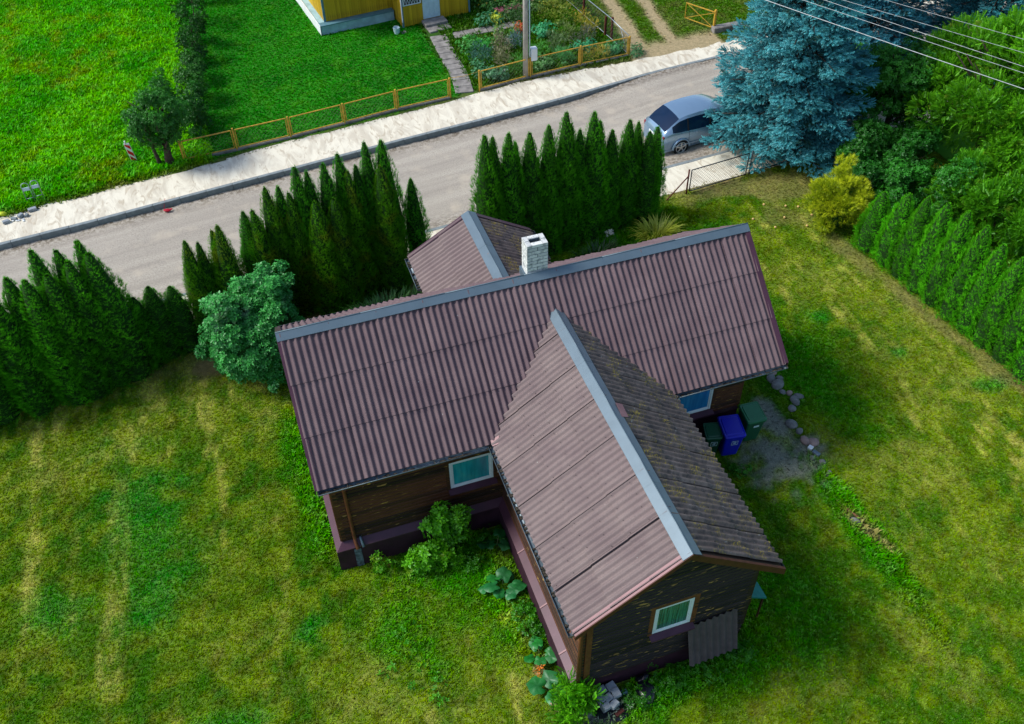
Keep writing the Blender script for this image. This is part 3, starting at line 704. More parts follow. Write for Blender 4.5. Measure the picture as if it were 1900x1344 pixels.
def window(a, d, z0, z1, w, glass, lab, casing=.10, white=.07, case_mat='wood', sill='purple'):
    """a: lower left corner on the wall in plan, d: unit direction along the wall"""
    ang = math.atan2(d[1], d[0])
    m = MB(); c = casing; h = z1-z0
    for lo, hi in (((-c, -.045, -c*.2), (.0, .0, h+c)), ((w, -.045, -c*.2), (w+c, .0, h+c)), ((0, -.045, h), (w, .0, h+c))): m.box(lo, hi, bev=.006)
    o = m.build('window', M[case_mat], house, (*a, z0), ang); tag(o, lab)
    m = MB(); t_ = white
    for lo, hi in (((0, -.03, 0), (t_, .03, h)), ((w-t_, -.03, 0), (w, .03, h)), ((t_, -.03, 0), (w-t_, .03, t_)), ((t_, -.03, h-t_), (w-t_, .03, h))): m.box(lo, hi, bev=.008)
    for lo, hi in (((t_, -.018, t_), (t_+.035, .03, h-t_)), ((w-t_-.035, -.018, t_), (w-t_, .03, h-t_)), ((t_+.035, -.018, t_), (w-t_-.035, .03, t_+.035)), ((t_+.035, -.018, h-t_-.035), (w-t_-.035, .03, h-t_))): m.box(lo, hi, bev=.004)
    m.build('window_frame', M['white'], o)
    MB().box((t_+.03, -.010, t_+.03), (w-t_-.03, -.003, h-t_-.03)).build('pane', M[glass], o)
    m = MB(); m.prism([(-c*.6, -.17, -.07), (w+c*.6, -.17, -.07), (w+c*.6, .0, -.005), (-c*.6, .0, -.005)], (0, 0, -.008)); m.box((-c*.6, -.178, -.10), (w+c*.6, -.168, -.069)); m.build('sill', M[sill], o)
    return o
window((.3+2.85, -2.435), (1, 0), 1.86, 2.86, 1.12, 'glass_teal', 'white framed window with a pale teal curtain left of the wing')
window((4.53+1.62, -7.725), (1, 0), 1.93, 2.97, .92, 'glass_green', 'white framed window with patterned green curtain in the gable', casing=.11, case_mat='brownpost')
window((8.5+WC0, YR-.005), (1, 0), WCZ, WCZ+.95, 1.12, 'glass_blue', 'white framed window with a blue curtain above the bins')
def downpipe(pts, r, mat): return MB().tube(pts, r, 10).build('downpipe', M[mat], house)
downpipe([(.62, -2.9, 3.5), (.62, -2.8, 3.36), (.60, -2.54, 3.2), (.60, -2.51, 3.0), (.60, -2.51, 1.12), (.60, -2.56, .98), (.62, -2.74, .86)], .045, 'brownpost')
MB().tube([(.74, -2.50, 1.05), (.745, -2.55, .98), (.77, -2.72, .86)], .035, 8).build('downpipe', M['ridge'], house)
downpipe([(4.13, -7.95, 3.55), (4.2, -7.9, 3.42), (4.42, -7.8, 3.25), (4.45, -7.8, 3.0), (4.45, -7.8, .95)], .045, 'brownpost')
MB().box((4.58, -7.80, .95), (4.72, -7.765, 3.55), bev=.006).build('corner_board', M['brownpost'], house)
MB().box((.52, -2.655, .02), (.70, -2.636, .76), bev=.004).build('splash_stain', plain('lime_stain', (.10, .14, .16), .8, 0, .8, 9), pl_o)
# chimney of white bricks
CX0, CX1, CY0, CY1, CZ0, CZ1 = 6.06, 6.59, .03, .42, 5.2, 6.83
BH = .098
m = MB(); fx0, fx1, fy0, fy1 = CX0+.135, CX1-.135, CY0+.13, CY1-.13
for lo, hi in (((CX0+.006, CY0+.006, CZ0), (fx0-.006, CY1-.006, CZ1-.034)), ((fx1+.006, CY0+.006, CZ0), (CX1-.006, CY1-.006, CZ1-.034)), ((fx0-.006, CY0+.006, CZ0), (fx1+.006, fy0-.006, CZ1-.034)), ((fx0-.006, fy1+.006, CZ0), (fx1+.006, CY1-.006, CZ1-.034))): m.box(lo, hi)
m.box((fx0, fy0, CZ0), (fx1, fy1, CZ1-.5), 1)
ch = m.build('chimney', [M['mortar'], M['soot']], house); tag(ch, 'chimney of whitewashed bricks behind the ridge')
bricks = {}
def brick(x0, y0, z0, dx, dy):
    k = (round(dx, 3), round(dy, 3))
    if k not in bricks:
        o = MB().box((0, 0, 0), (dx, dy, BH-.012), bev=.006).build('brick', M['brick'], ch); bricks[k] = o.data
    else: o = link('brick', bricks[k], None, ch)
    o.location = (x0, y0, z0); o.rotation_euler = (0, 0, rnd.uniform(-.012, .012))
nz_ = int((CZ1-CZ0)/BH); g_ = .012
for i in range(nz_):
    z = CZ1-(i+1)*BH
    W = CX1-CX0; D = CY1-CY0
    if i % 2 == 0:
        for y in (CY0, CY1-.122): brick(CX0+.128, y, z, W-.128*2, .122)
        for x in (CX0, CX1-.122): brick(x, CY0, z, .122, D-.125*0-.0) if i else (brick(x, CY0, z, .122, D/2-g_/2), brick(x, CY0+D/2+g_/2, z, .122, D/2-g_/2))
    else:
        for y in (CY0, CY1-.122): brick(CX0, y, z, W/2-g_/2, .122); brick(CX0+W/2+g_/2, y, z, W/2-g_/2, .122)
        for x in (CX0, CX1-.122): brick(x, CY0+.128, z, .122, D-.256)
MB().box((CX0-.05, CY0-.03, CZ0+.5), (CX1+.05, CY1+.05, CZ0+.72)).build('flashing', M['ridge'], ch)

# ------------------------------------------------------------------ foliage toolkit
rs = np.random.RandomState(5)
def rotz(a):
    c, s = np.cos(a), np.sin(a); Z = np.zeros_like(a); O = np.ones_like(a)
    return np.stack([np.stack([c, -s, Z], -1), np.stack([s, c, Z], -1), np.stack([Z, Z, O], -1)], -2)
def frame(d, roll=None):
    """rotation matrices whose z axis is d (n,3); x is random about it"""
    d = d/np.linalg.norm(d, axis=1, keepdims=True); n = len(d)
    a = rs.randn(n, 3) if roll is None else roll
    x = a-(a*d).sum(1, keepdims=True)*d; x /= np.linalg.norm(x, axis=1, keepdims=True)+1e-9
    return np.stack([x, np.cross(d, x), d], -1)
def scatter(TV, TF, TT, Rm, S, P, tone):
    """copies of a template: TV (v,3), TF (f,k), TT (v,) tone 0..1, Rm (n,3,3), S (n,), P (n,3), tone (n,)"""
    n, v = len(P), len(TV)
    V = np.einsum('nij,vj->nvi', Rm, TV)*S[:, None, None]+P[:, None, :]
    Fc = (TF[None]+(np.arange(n)*v)[:, None, None]).reshape(-1, TF.shape[1])
    T = np.clip(TT[None]*.45+tone[:, None]*.75-.1, 0, 1)
    return V.reshape(-1, 3), Fc, T.ravel()
def join(parts):
    Vs, Fs, Ts = [], {}, []; o = 0
    for V, F, T in parts:
        Vs.append(V); Ts.append(T); Fs.setdefault(F.shape[1], []).append(F+o); o += len(V)
    return np.concatenate(Vs), [np.concatenate(f) for f in Fs.values()], np.concatenate(Ts)
# templates, z = growing direction
T_FROND = (np.array([(-.03, 0, 0), (.03, 0, 0), (.0, .0, 1.0), (-.02, 0, .1), (.02, 0, .25), (.42, .05, .8), (.02, 0, .1), (-.02, 0, .25), (-.40, -.05, .75), (.0, .03, .35), (.16, -.03, .98), (-.02, .02, .3), (-.2, .05, .95)]),
           np.array([(0, 1, 2), (3, 4, 5), (6, 7, 8), (9, 1, 10), (11, 0, 12)]), np.array([0, 0, 1, 0, .3, 1, 0, .3, 1, .3, 1, .3, 1.]))
T_LEAF = (np.array([(0, 0, 0), (.27, .05, .45), (0, -.04, 1), (-.27, .05, .45)]), np.array([(0, 1, 2, 3)]), np.array([.2, .6, 1, .6]))
def t_rosette(k, spread=.9, w=.24, seed=1):
    r_ = np.random.RandomState(seed); V, F, T = [], [], []
    for i in range(k):
        a = 2*PI*i/k+r_.uniform(-.3, .3); el = r_.uniform(.1, spread); d = np.array([math.cos(a)*math.cos(el), math.sin(a)*math.cos(el), math.sin(el)])
        s = np.cross(d, [0, 0, 1]); s /= np.linalg.norm(s); L = r_.uniform(.75, 1.1); b = len(V)
        V += [d*.08, d*L*.5+s*w*L+np.array([0, 0, .05]), d*L+np.array([0, 0, -.12]), d*L*.5-s*w*L+np.array([0, 0, .05])]; F.append((b, b+1, b+2, b+3)); T += [.1, .6, 1, .6]
    return np.array(V), np.array(F), np.array(T)
T_ROS5 = t_rosette(5); T_ROS8 = t_rosette(8, 1.1, .13, 3)
def t_twig(k, seed=2):          # bottle brush twig of a spruce
    r_ = np.random.RandomState(seed); V, F, T = [], [], []
    for i in range(k):
        a = 2.4*i+r_.uniform(-.4, .4); z = .1+.85*i/k; L = .30*(1.15-.55*z)*r_.uniform(.8, 1.2); el = .75
        d = np.array([math.cos(a)*math.cos(el), math.sin(a)*math.cos(el), math.sin(el)]); s = np.cross(d, [0, 0, 1.]); s /= np.linalg.norm(s); b = len(V); p = np.array([0, 0, z])
        V += [p-s*.06, p+s*.06, p+d*L]; F.append((b, b+1, b+2)); T += [.2, .2, 1]
    V += [np.array([0.02, 0, 0]), np.array([-.02, 0, 0]), np.array([0, 0, 1.05])]; b = len(V)-3; F.append((b, b+1, b+2)); T += [0, 0, .8]
    return np.array(V), np.array(F), np.array(T)
T_TWIG = t_twig(16)
def t_pinnate(k, seed=4):       # drooping compound leaf, k pairs of narrow leaflets
    r_ = np.random.RandomState(seed); V, F, T = [], [], []
    for i in range(k):
        z = .15+.85*i/(k-1); c = np.array([0, -.28*z*z, z*(1-.12*z)])
        for sg in (-1, 1):
            L = .30*math.sin(PI*(.25+.6*i/k))*r_.uniform(.9, 1.1); d = np.array([sg*.85, -.22, .45]); d /= np.linalg.norm(d); w = np.array([0, .03, .055]); b = len(V)
            V += [c, c+d*L*.5+w, c+d*L, c+d*L*.5-w]; F.append((b, b+1, b+2, b+3)); T += [.2, .6, 1, .6]
    return np.array(V), np.array(F), np.array(T)
T_PIN = t_pinnate(8)
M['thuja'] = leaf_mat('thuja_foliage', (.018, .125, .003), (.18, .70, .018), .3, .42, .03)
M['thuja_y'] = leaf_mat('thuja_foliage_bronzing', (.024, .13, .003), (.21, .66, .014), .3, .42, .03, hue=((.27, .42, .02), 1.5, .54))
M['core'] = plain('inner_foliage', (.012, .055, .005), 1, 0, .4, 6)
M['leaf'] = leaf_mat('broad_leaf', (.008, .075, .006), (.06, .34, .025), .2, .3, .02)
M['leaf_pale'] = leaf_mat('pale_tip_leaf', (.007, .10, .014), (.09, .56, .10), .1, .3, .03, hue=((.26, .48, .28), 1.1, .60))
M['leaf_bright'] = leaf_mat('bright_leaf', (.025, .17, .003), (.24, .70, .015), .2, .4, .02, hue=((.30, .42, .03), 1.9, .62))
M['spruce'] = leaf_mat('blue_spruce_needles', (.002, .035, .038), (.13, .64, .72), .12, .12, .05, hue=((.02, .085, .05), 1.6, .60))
M['gold'] = leaf_mat('golden_foliage', (.14, .26, .004), (.86, .92, .03), .1, .3, .02)
M['herb'] = leaf_mat('herb_leaf', (.4, .4, .4), (1, 1, 1), .1, .3, .04)
M['petal'] = leaf_mat('petal', (.5, .5, .5), (1, 1, 1), .1, .3, .03)
M['bigleaf'] = leaf_mat('large_leaf', (.006, .11, .018), (.03, .28, .06), .2, .25, .04)

def thuja_mesh(seed, H=4.6, Rb=.5, leaders=1, dens=430, mat='thuja', cb=.50):
    global rs
    rs = np.random.RandomState(seed); ph = rs.uniform(0, 6, 8); parts = []; cores = []
    stems = [(0, 0, 1.0, 1.0)]
    for k in range(leaders-1): a = rs.uniform(0, 6.28); stems.append((math.cos(a)*Rb*.42, math.sin(a)*Rb*.42, rs.uniform(.78, .93), .72))
    for (sx, sy, hs, rk) in stems:
        Hh = H*hs; Rr = Rb*rk; n = int(2*PI*Rr*.72*Hh*dens)
        prof = lambda t: np.clip((1-t)/cb, 0, 1)**.64*(.80+.20*np.sin(np.clip(t*3.4+.35, 0, PI/2)))
        t = rs.rand(n*2); t = t[rs.rand(n*2) < (.15+.85*prof(t))][:n]; th = rs.uniform(0, 2*PI, len(t))
        lump = 1+.09*np.sin(3*th+ph[0]+t*5)+.10*np.sin(5*th+t*17+ph[1])+.08*np.sin(2*th-t*29+ph[2])+.08*np.sin(8*th+t*47+ph[3])
        depth = rs.uniform(.80, 1.0, len(t))
        r_ = Rr*prof(t)*lump*depth
        n3 = np.stack([np.cos(th), np.sin(th), np.zeros_like(th)], -1)
        P = n3*r_[:, None]; P[:, 2] = t*Hh*.985; P[:, 0] += sx*(1-.3*t); P[:, 1] += sy*(1-.3*t)
        d = n3*rs.uniform(.35, .8, len(t))[:, None]+rs.randn(len(t), 3)*.2; d[:, :2] *= (1-.7*t)[:, None]; d[:, 2] += .85; tang = np.stack([-np.sin(th), np.cos(th), 0*th], -1)
        roll = tang+n3*rs.randn(len(t))[:, None]*.55
        S = rs.uniform(.10, .18, len(t))*(1-.55*t**5)
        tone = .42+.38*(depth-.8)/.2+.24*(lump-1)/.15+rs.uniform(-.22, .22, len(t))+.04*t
        parts.append(scatter(*T_FROND, frame(d, roll), S, P, tone))
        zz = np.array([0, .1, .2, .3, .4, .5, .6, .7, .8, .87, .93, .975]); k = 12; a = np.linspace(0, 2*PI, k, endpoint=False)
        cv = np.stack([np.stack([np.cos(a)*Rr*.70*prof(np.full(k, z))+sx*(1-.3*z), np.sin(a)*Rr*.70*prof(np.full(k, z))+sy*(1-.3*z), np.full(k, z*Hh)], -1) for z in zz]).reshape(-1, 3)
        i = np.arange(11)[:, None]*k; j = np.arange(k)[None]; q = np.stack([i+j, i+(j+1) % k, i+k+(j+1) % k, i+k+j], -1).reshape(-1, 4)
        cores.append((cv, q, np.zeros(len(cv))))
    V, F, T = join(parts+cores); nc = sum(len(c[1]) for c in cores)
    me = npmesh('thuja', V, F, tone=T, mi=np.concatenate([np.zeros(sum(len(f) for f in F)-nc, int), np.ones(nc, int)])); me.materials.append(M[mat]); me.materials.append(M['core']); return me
TH = [thuja_mesh(i+20, leaders=l) for i, l in enumerate((1, 2, 1, 3, 2))]
THY = [thuja_mesh(i+40, leaders=l, mat='thuja_y') for i, l in enumerate((2, 1, 3))]
THB = [thuja_mesh(60+i, H=3.4, Rb=.62, leaders=1, dens=420, cb=.72) for i in range(3)]
ORD = ['first', 'second', 'third', 'fourth', 'fifth', 'sixth', 'seventh', 'eighth', 'ninth', 'tenth', 'eleventh', 'twelfth', 'thirteenth', 'fourteenth', 'fifteenth', 'sixteenth', 'seventeenth', 'eighteenth', 'nineteenth', 'twentieth', 'twenty first', 'twenty second', 'twenty third', 'twenty fourth']
def thuja(me, x, y, h, wid, label, group, col=(1, 1, 1), baseH=4.6, baseR=.5, lean=(0, 0)):
    o = link('thuja', me, None); o.location = (x, y, 0); o.rotation_euler = (lean[0], lean[1], rr.uniform(0, 6.28))
    o.scale = (wid*1.12/baseR, wid*1.12/baseR, h/baseH); o.color = (*col, 1); tag(o, label, 'thuja', group); return o
rr = random.Random(9)
# left hedge
Lh = [(-9.6, 6.0, 4.5, .62), (-8.9, 6.2, 4.6, .6), (-8.2, 5.95, 4.3, .62), (-7.7, 6.55, 4.6, .55), (-7.15, 6.1, 4.5, .6), (-6.6, 6.45, 4.5, .55), (-6.12, 6.15, 4.5, .58), (-5.78, 6.7, 5.05, .52), (-5.55, 6.2, 4.5, .58), (-5.2, 6.75, 4.85, .52), (-4.95, 6.35, 4.7, .56), (-4.62, 6.85, 4.95, .5), (-4.4, 6.45, 4.75, .62), (-3.82, 6.9, 2.55, .5), (-3.32, 7.0, 2.75, .48), (-2.75, 7.1, 2.5, .48)]
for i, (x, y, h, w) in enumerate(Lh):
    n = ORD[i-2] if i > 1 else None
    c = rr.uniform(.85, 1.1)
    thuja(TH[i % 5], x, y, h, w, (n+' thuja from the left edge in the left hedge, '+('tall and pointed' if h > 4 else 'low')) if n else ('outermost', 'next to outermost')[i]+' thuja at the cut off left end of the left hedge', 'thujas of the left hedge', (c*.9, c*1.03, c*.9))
# hedge behind the bush, bronzed, growing taller to the right
Mh = [(-1.95, 7.2, 3.95, .36, 1), (-1.62, 7.35, 3.7, .34, 1), (-1.15, 7.45, 3.95, .36, 1), (-.95, 7.2, 4.25, .42, 1), (-.15, 7.5, 4.35, .4, 0), (.12, 7.4, 4.4, .42, 1), (.62, 7.6, 4.95, .45, 1), (1.0, 7.75, 4.8, .42, 0), (1.25, 7.55, 4.65, .4, 1), (1.58, 7.7, 5.4, .42, 0), (1.9, 7.85, 5.05, .42, 0), (1.93, 7.25, 4.35, .44, 1), (2.42, 7.8, 5.25, .46, 0), (2.9, 7.95, 5.4, .42, 0), (2.5, 7.3, 4.3, .45, 1), (3.1, 7.75, 4.85, .42, 1), (3.38, 7.9, 4.9, .40, 0), (3.75, 8.05, 5.55, .42, 0), (4.05, 7.6, 4.9, .46, 1), (4.25, 8.05, 5.5, .48, 0), (5.05, 8.15, 3.85, .38, 0)]
for i, (x, y, h, w, yl) in enumerate(Mh):
    c = rr.uniform(.75, 1.0)
    lab = ORD[i]+' thuja from the left in the stepped hedge behind the bush, '+('bronze tinged' if yl else 'green') if i < 20 else 'short single thuja standing apart left of the porch roof'
    thuja(THY[i % 3] if yl else TH[i % 5], x, y, h, w, lab, 'thujas between the bush and the porch', (c*(1.15 if yl else .9), c*1.12, c*.95))
Rh = [(7.36, 7.6, 5.25, .46), (7.66, 7.75, 5.05, .4), (8.17, 7.7, 5.1, .46), (8.45, 7.9, 4.6, .38), (8.9, 7.8, 4.9, .46), (9.58, 7.9, 4.95, .46), (10.2, 8.0, 5.25, .48), (10.72, 8.1, 4.45, .42), (11.2, 8.1, 5.0, .5), (11.5, 8.3, 4.5, .4), (11.92, 8.2, 4.1, .44), (12.58, 8.3, 4.3, .46), (13.05, 8.6, 3.95, .38), (13.3, 8.2, 3.75, .42), (13.68, 8.4, 3.75, .40)]
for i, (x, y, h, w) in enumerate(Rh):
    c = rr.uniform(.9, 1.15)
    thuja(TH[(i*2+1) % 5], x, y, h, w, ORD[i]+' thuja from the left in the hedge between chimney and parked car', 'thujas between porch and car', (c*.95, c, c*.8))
Rg = [(20.05, 4.15, 2.35), (20.2, 3.25, 2.85), (20.28, 2.5, 3.2), (20.36, 1.75, 3.45), (20.45, 1.0, 3.65), (20.55, .25, 3.6), (20.64, -.45, 3.4), (20.72, -1.15, 3.4), (20.85, -1.9, 3.3), (20.95, -2.7, 3.3), (21.1, -3.5, 3.3), (21.25, -4.3, 3.3)]
for i, (x, y, h) in enumerate(Rg):
    c = rr.uniform(1.0, 1.15)
    thuja(THB[i % 3], x, y, h, .52, ORD[i]+' rounded thuja from the golden bush in the hedge on the right', 'rounded thujas along the right side', (c*1.35, c*1.4, c*1.1), 3.4, .62)

# --- trees and bushes
def trunk_mesh(m, base, top, r0, limbs, seed):
    rd = random.Random(seed); base, top = Vector(base), Vector(top); k = 5; pts = []
    for i in range(k+1):
        t_ = i/k; pts.append(base.lerp(top, t_)+Vector((rd.uniform(-.06, .06), rd.uniform(-.06, .06), 0))*(t_ > 0))
    m.tube(pts, [r0*(1.35 if i == 0 else 1)*(1-.75*i/k) for i in range(k+1)], 9)
    for i in range(limbs):
        t_ = rd.uniform(.3, .95); p = base.lerp(top, t_); a = rd.uniform(0, 6.28); L = rd.uniform(.5, 1.0)*(top-base).length*.5
        q = p+Vector((math.cos(a)*.5, math.sin(a)*.5, .35))*L; s = q+Vector((math.cos(a+.4)*.3, math.sin(a+.4)*.3, .35))*L
        m.tube([p, q, s], [r0*.38, r0*.22, r0*.08], 6)
def clumps(c, rad, n, seed, lo=-.6, rc=(.25, .45)):
    """clump centres filling an ellipsoid"""
    r_ = np.random.RandomState(seed); out = []
    while len(out) < n:
        p = r_.uniform(-1, 1, 3); d = np.linalg.norm(p)
        if d > 1 or d < .35 or p[2] < lo: continue
        out.append((np.array(c)+p*np.array(rad), r_.uniform(*rc)))
    return out
def crown(cl, per, tmpl, size, seed, up=.55, outw=None, tonev=.25, flat=0):
    global rs
    rs = np.random.RandomState(seed); P, D, T = [], [], []
    cen = np.mean([c for c, r in cl], 0)
    for c, r in cl:
        n = int(per*(r/.35)**2); d = rs.randn(n, 3); d[:, 2] = d[:, 2]*.8+.25; d /= np.linalg.norm(d, axis=1, keepdims=True); dep = rs.uniform(.55, 1.05, n)
        P.append(c+d*(r*dep)[:, None]); o = c-cen; o = o/(np.linalg.norm(o)+1e-6)
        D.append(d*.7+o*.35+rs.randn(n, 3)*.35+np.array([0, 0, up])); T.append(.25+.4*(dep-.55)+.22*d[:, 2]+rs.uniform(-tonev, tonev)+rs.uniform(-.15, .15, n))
    P, D, T = np.concatenate(P), np.concatenate(D), np.concatenate(T)
    return scatter(*tmpl, frame(D), rs.uniform(*size, len(P)), P, T)
def tree(name, loc, label, cat, mat, cl, per, tmpl, size, seed, trunk=None, up=.4, group=None, bits=None, col=(1, 1, 1), core=None):
    root = empty(name, loc); tag(root, label, cat, group)
    V, F, T = crown(cl, per, tmpl, size, seed, up); o = link('crown', npmesh('crown', V, F, tone=T), M[mat], root); o.color = (*col, 1)
    if trunk:
        m = MB(); trunk(m); m.build('trunk', M['bark'], root)
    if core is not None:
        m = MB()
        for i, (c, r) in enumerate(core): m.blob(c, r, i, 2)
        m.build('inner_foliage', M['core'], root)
    return root
# pale leaved bush at the left house corner
cl = clumps((0, 0, 1.6), (1.4, 1.25, 1.7), 120, 3, -1, (.15, .40)); cl += clumps((-.2, -.4, 1.5), (1.0, .9, 1.1), 26, 9, -1, (.2, .36)); cl += clumps((-1.2, .1, 1.0), (.5, .5, .7), 9, 10, -1, (.12, .24)); cl += clumps((.3, -1.0, .8), (.7, .5, .6), 10, 11, -1, (.12, .26)); cl += clumps((.6, .2, 3.0), (.8, .7, .75), 26, 4, -1, (.16, .30)); cl += clumps((-.7, -.3, 2.2), (.6, .6, .8), 12, 6, -1, (.14, .28)); cl += clumps((1.1, -.2, 1.7), (.5, .5, .8), 9, 7, -1, (.14, .28))
def tk(h, r, l, s): return lambda m: trunk_mesh(m, (0, 0, -.1), (.05, .05, h), r, l, s)
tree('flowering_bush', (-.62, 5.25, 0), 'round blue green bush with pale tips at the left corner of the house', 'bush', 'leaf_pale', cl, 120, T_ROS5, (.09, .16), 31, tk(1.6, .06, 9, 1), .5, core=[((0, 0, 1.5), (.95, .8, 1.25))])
# golden bush
cl = clumps((0, 0, 1.1), (.92, .9, 1.1), 74, 8, -1, (.13, .28)); cl += clumps((.3, .3, 2.1), (.4, .4, .35), 8, 9, -1, (.1, .18))
tree('golden_cypress', (19.5, 5.65, 0), 'golden yellow evergreen bush at the top end of the right hedge', 'bush', 'gold', cl, 330, T_FROND, (.12, .2), 32, tk(1.0, .06, 5, 2), .5, core=[((0, 0, .85), (.52, .52, .62))])
# pear tree over the fence
cl = clumps((0, 0, 2.15), (1.05, 1.0, 1.15), 44, 12, -1, (.25, .42)); cl += clumps((.5, 1.4, 2.3), (.5, .9, .8), 14, 14, -1, (.22, .34))
def tkp(m):
    trunk_mesh(m, (0, 0, -.1), (.12, .1, 2.4), .17, 10, 3); trunk_mesh(m, (-.36, .1, -.1), (-.45, .2, 2.1), .09, 6, 4)
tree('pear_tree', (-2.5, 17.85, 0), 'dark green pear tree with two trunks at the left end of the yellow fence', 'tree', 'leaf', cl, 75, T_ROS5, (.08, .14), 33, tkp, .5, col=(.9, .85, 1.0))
# shrubs up the boundary on the left of the neighbour's lawn
for i, (x, y, r, h, c) in enumerate(((-1.3, 19.7, .6, 1.5, (.55, .6, .6)), (-1.1, 21.0, .6, 1.6, (.5, .6, .5)), (-1.0, 22.5, .65, 1.5, (.7, .6, .6)), (-.9, 24.2, .6, 1.3, (.9, .75, .8)), (-.75, 25.8, .65, 1.7, (.5, .5, .45)), (-.6, 27.7, .7, 1.9, (.5, .5, .4)), (-.3, 29.8, .85, 2.3, (.45, .5, .4)), (0, 32.2, .9, 2.2, (.5, .55, .5)))):
    cl = clumps((0, 0, h*.5), (r, r*1.1, h*.5), 16, 50+i, -1, (.22, .34))
    tree('shrub', (x, y, 0), ['dark shrub right behind the pear tree', 'second dark shrub up the lawn boundary from the pear tree', 'third shrub up the boundary, brownish', 'fourth shrub up the boundary with dry pale twigs', 'fifth dark shrub up the lawn boundary', 'sixth dark shrub up the lawn boundary', 'tall dark shrub near the top edge of the lawn boundary', 'topmost shrub of the boundary row at the picture edge'][i], 'shrub', 'leaf', cl, 70, T_ROS5, (.08, .13), 60+i, tk(h*.6, .04, 6, i), .4, 'shrubs between meadow and mown lawn', col=c)
# orchard tree beside the blue spruce, with bare grey branches inside
cl = clumps((0, 0, 2.7), (1.9, 1.5, 1.7), 60, 21, -.6, (.32, .52)); cl += clumps((.9, -1.0, 1.5), (1.3, .9, .9), 22, 22, -1, (.3, .45)); cl += clumps((-1.4, -1.3, 1.2), (.7, .6, .7), 12, 23, -1, (.25, .4))
tree('cherry_tree', (24.3, 9.6, 0), 'dark green leafy tree with bare grey branches right of the blue spruce', 'tree', 'leaf', cl, 85, T_ROS5, (.09, .16), 34, tk(3.4, .14, 16, 5), .4, col=(1, 1, .9))
cl = clumps((0, 0, 1.1), (1.2, .9, 1.1), 26, 24, -1, (.3, .42))
tree('cherry_shrub', (22.3, 7.9, 0), 'leafy green shrub directly above the golden bush', 'shrub', 'leaf', cl, 85, T_ROS5, (.08, .14), 35, tk(1.3, .07, 6, 6), .4, col=(.85, .9, .8))
for i, (x, y, h, r, lab, cc) in enumerate(((21.3, 6.9, 1.6, .75, 'dark leafy shrub behind the golden bush', (.6, .75, .7)), (22.0, 5.4, 2.6, .8, 'leafy shrub rising behind the first right hedge thujas', (.8, .95, .8)), (22.9, 4.2, 3.2, .9, 'taller leafy shrub behind the third right hedge thuja', (.9, 1, .8)), (23.2, 6.6, 2.4, 1.0, 'dark leafy shrub in the gap below the orchard tree', (.55, .7, .6)), (25.2, 12.3, 2.6, 1.3, 'dark shrub between the blue spruces', (.6, .75, .6)))):
    cl = clumps((0, 0, h*.5), (r, r, h*.5), int(14+18*r), 700+i, -1, (.26, .38)); tree('leafy_shrub', (x, y, 0), lab, 'shrub', 'leaf', cl, 80, T_ROS5, (.08, .15), 720+i, tk(h*.6, .05, 6, 10+i), .4, 'shrubs behind the right hedge', col=cc)
# bright feathery tree
cl = clumps((0, 0, 3.4), (2.5, 2.9, 2.2), 95, 25, -.9, (.4, .62)); cl += clumps((-1.2, -3.2, 1.9), (1.4, 1.6, 1.1), 30, 26, -1, (.35, .5))
tree('feathery_tree', (26.2, 6.8, 0), 'bright green tree with long drooping feathery leaves above the right hedge', 'tree', 'leaf_bright', cl, 70, T_PIN, (.22, .36), 36, tk(4.6, .17, 18, 7), .35)
cl = clumps((0, 0, 1.7), (1.5, 2.3, 1.3), 46, 27, -1, (.35, .5))
tree('feathery_tree', (23.6, 2.6, 0), 'lower feathery green tree directly behind the right thuja hedge', 'tree', 'leaf_bright', cl, 70, T_PIN, (.2, .33), 37, tk(2.3, .1, 10, 8), .35, col=(.72, .85, .8))
cl = clumps((0, 0, 1.6), (1.5, 2.0, 1.4), 36, 28, -1, (.35, .5))
tree('feathery_tree', (24.2, -2.0, 0), 'feathery green tree at the right picture edge behind the hedge', 'tree', 'leaf_bright', cl, 70, T_PIN, (.2, .33), 38, tk(2.3, .1, 10, 9), .35, col=(.65, .8, .7))

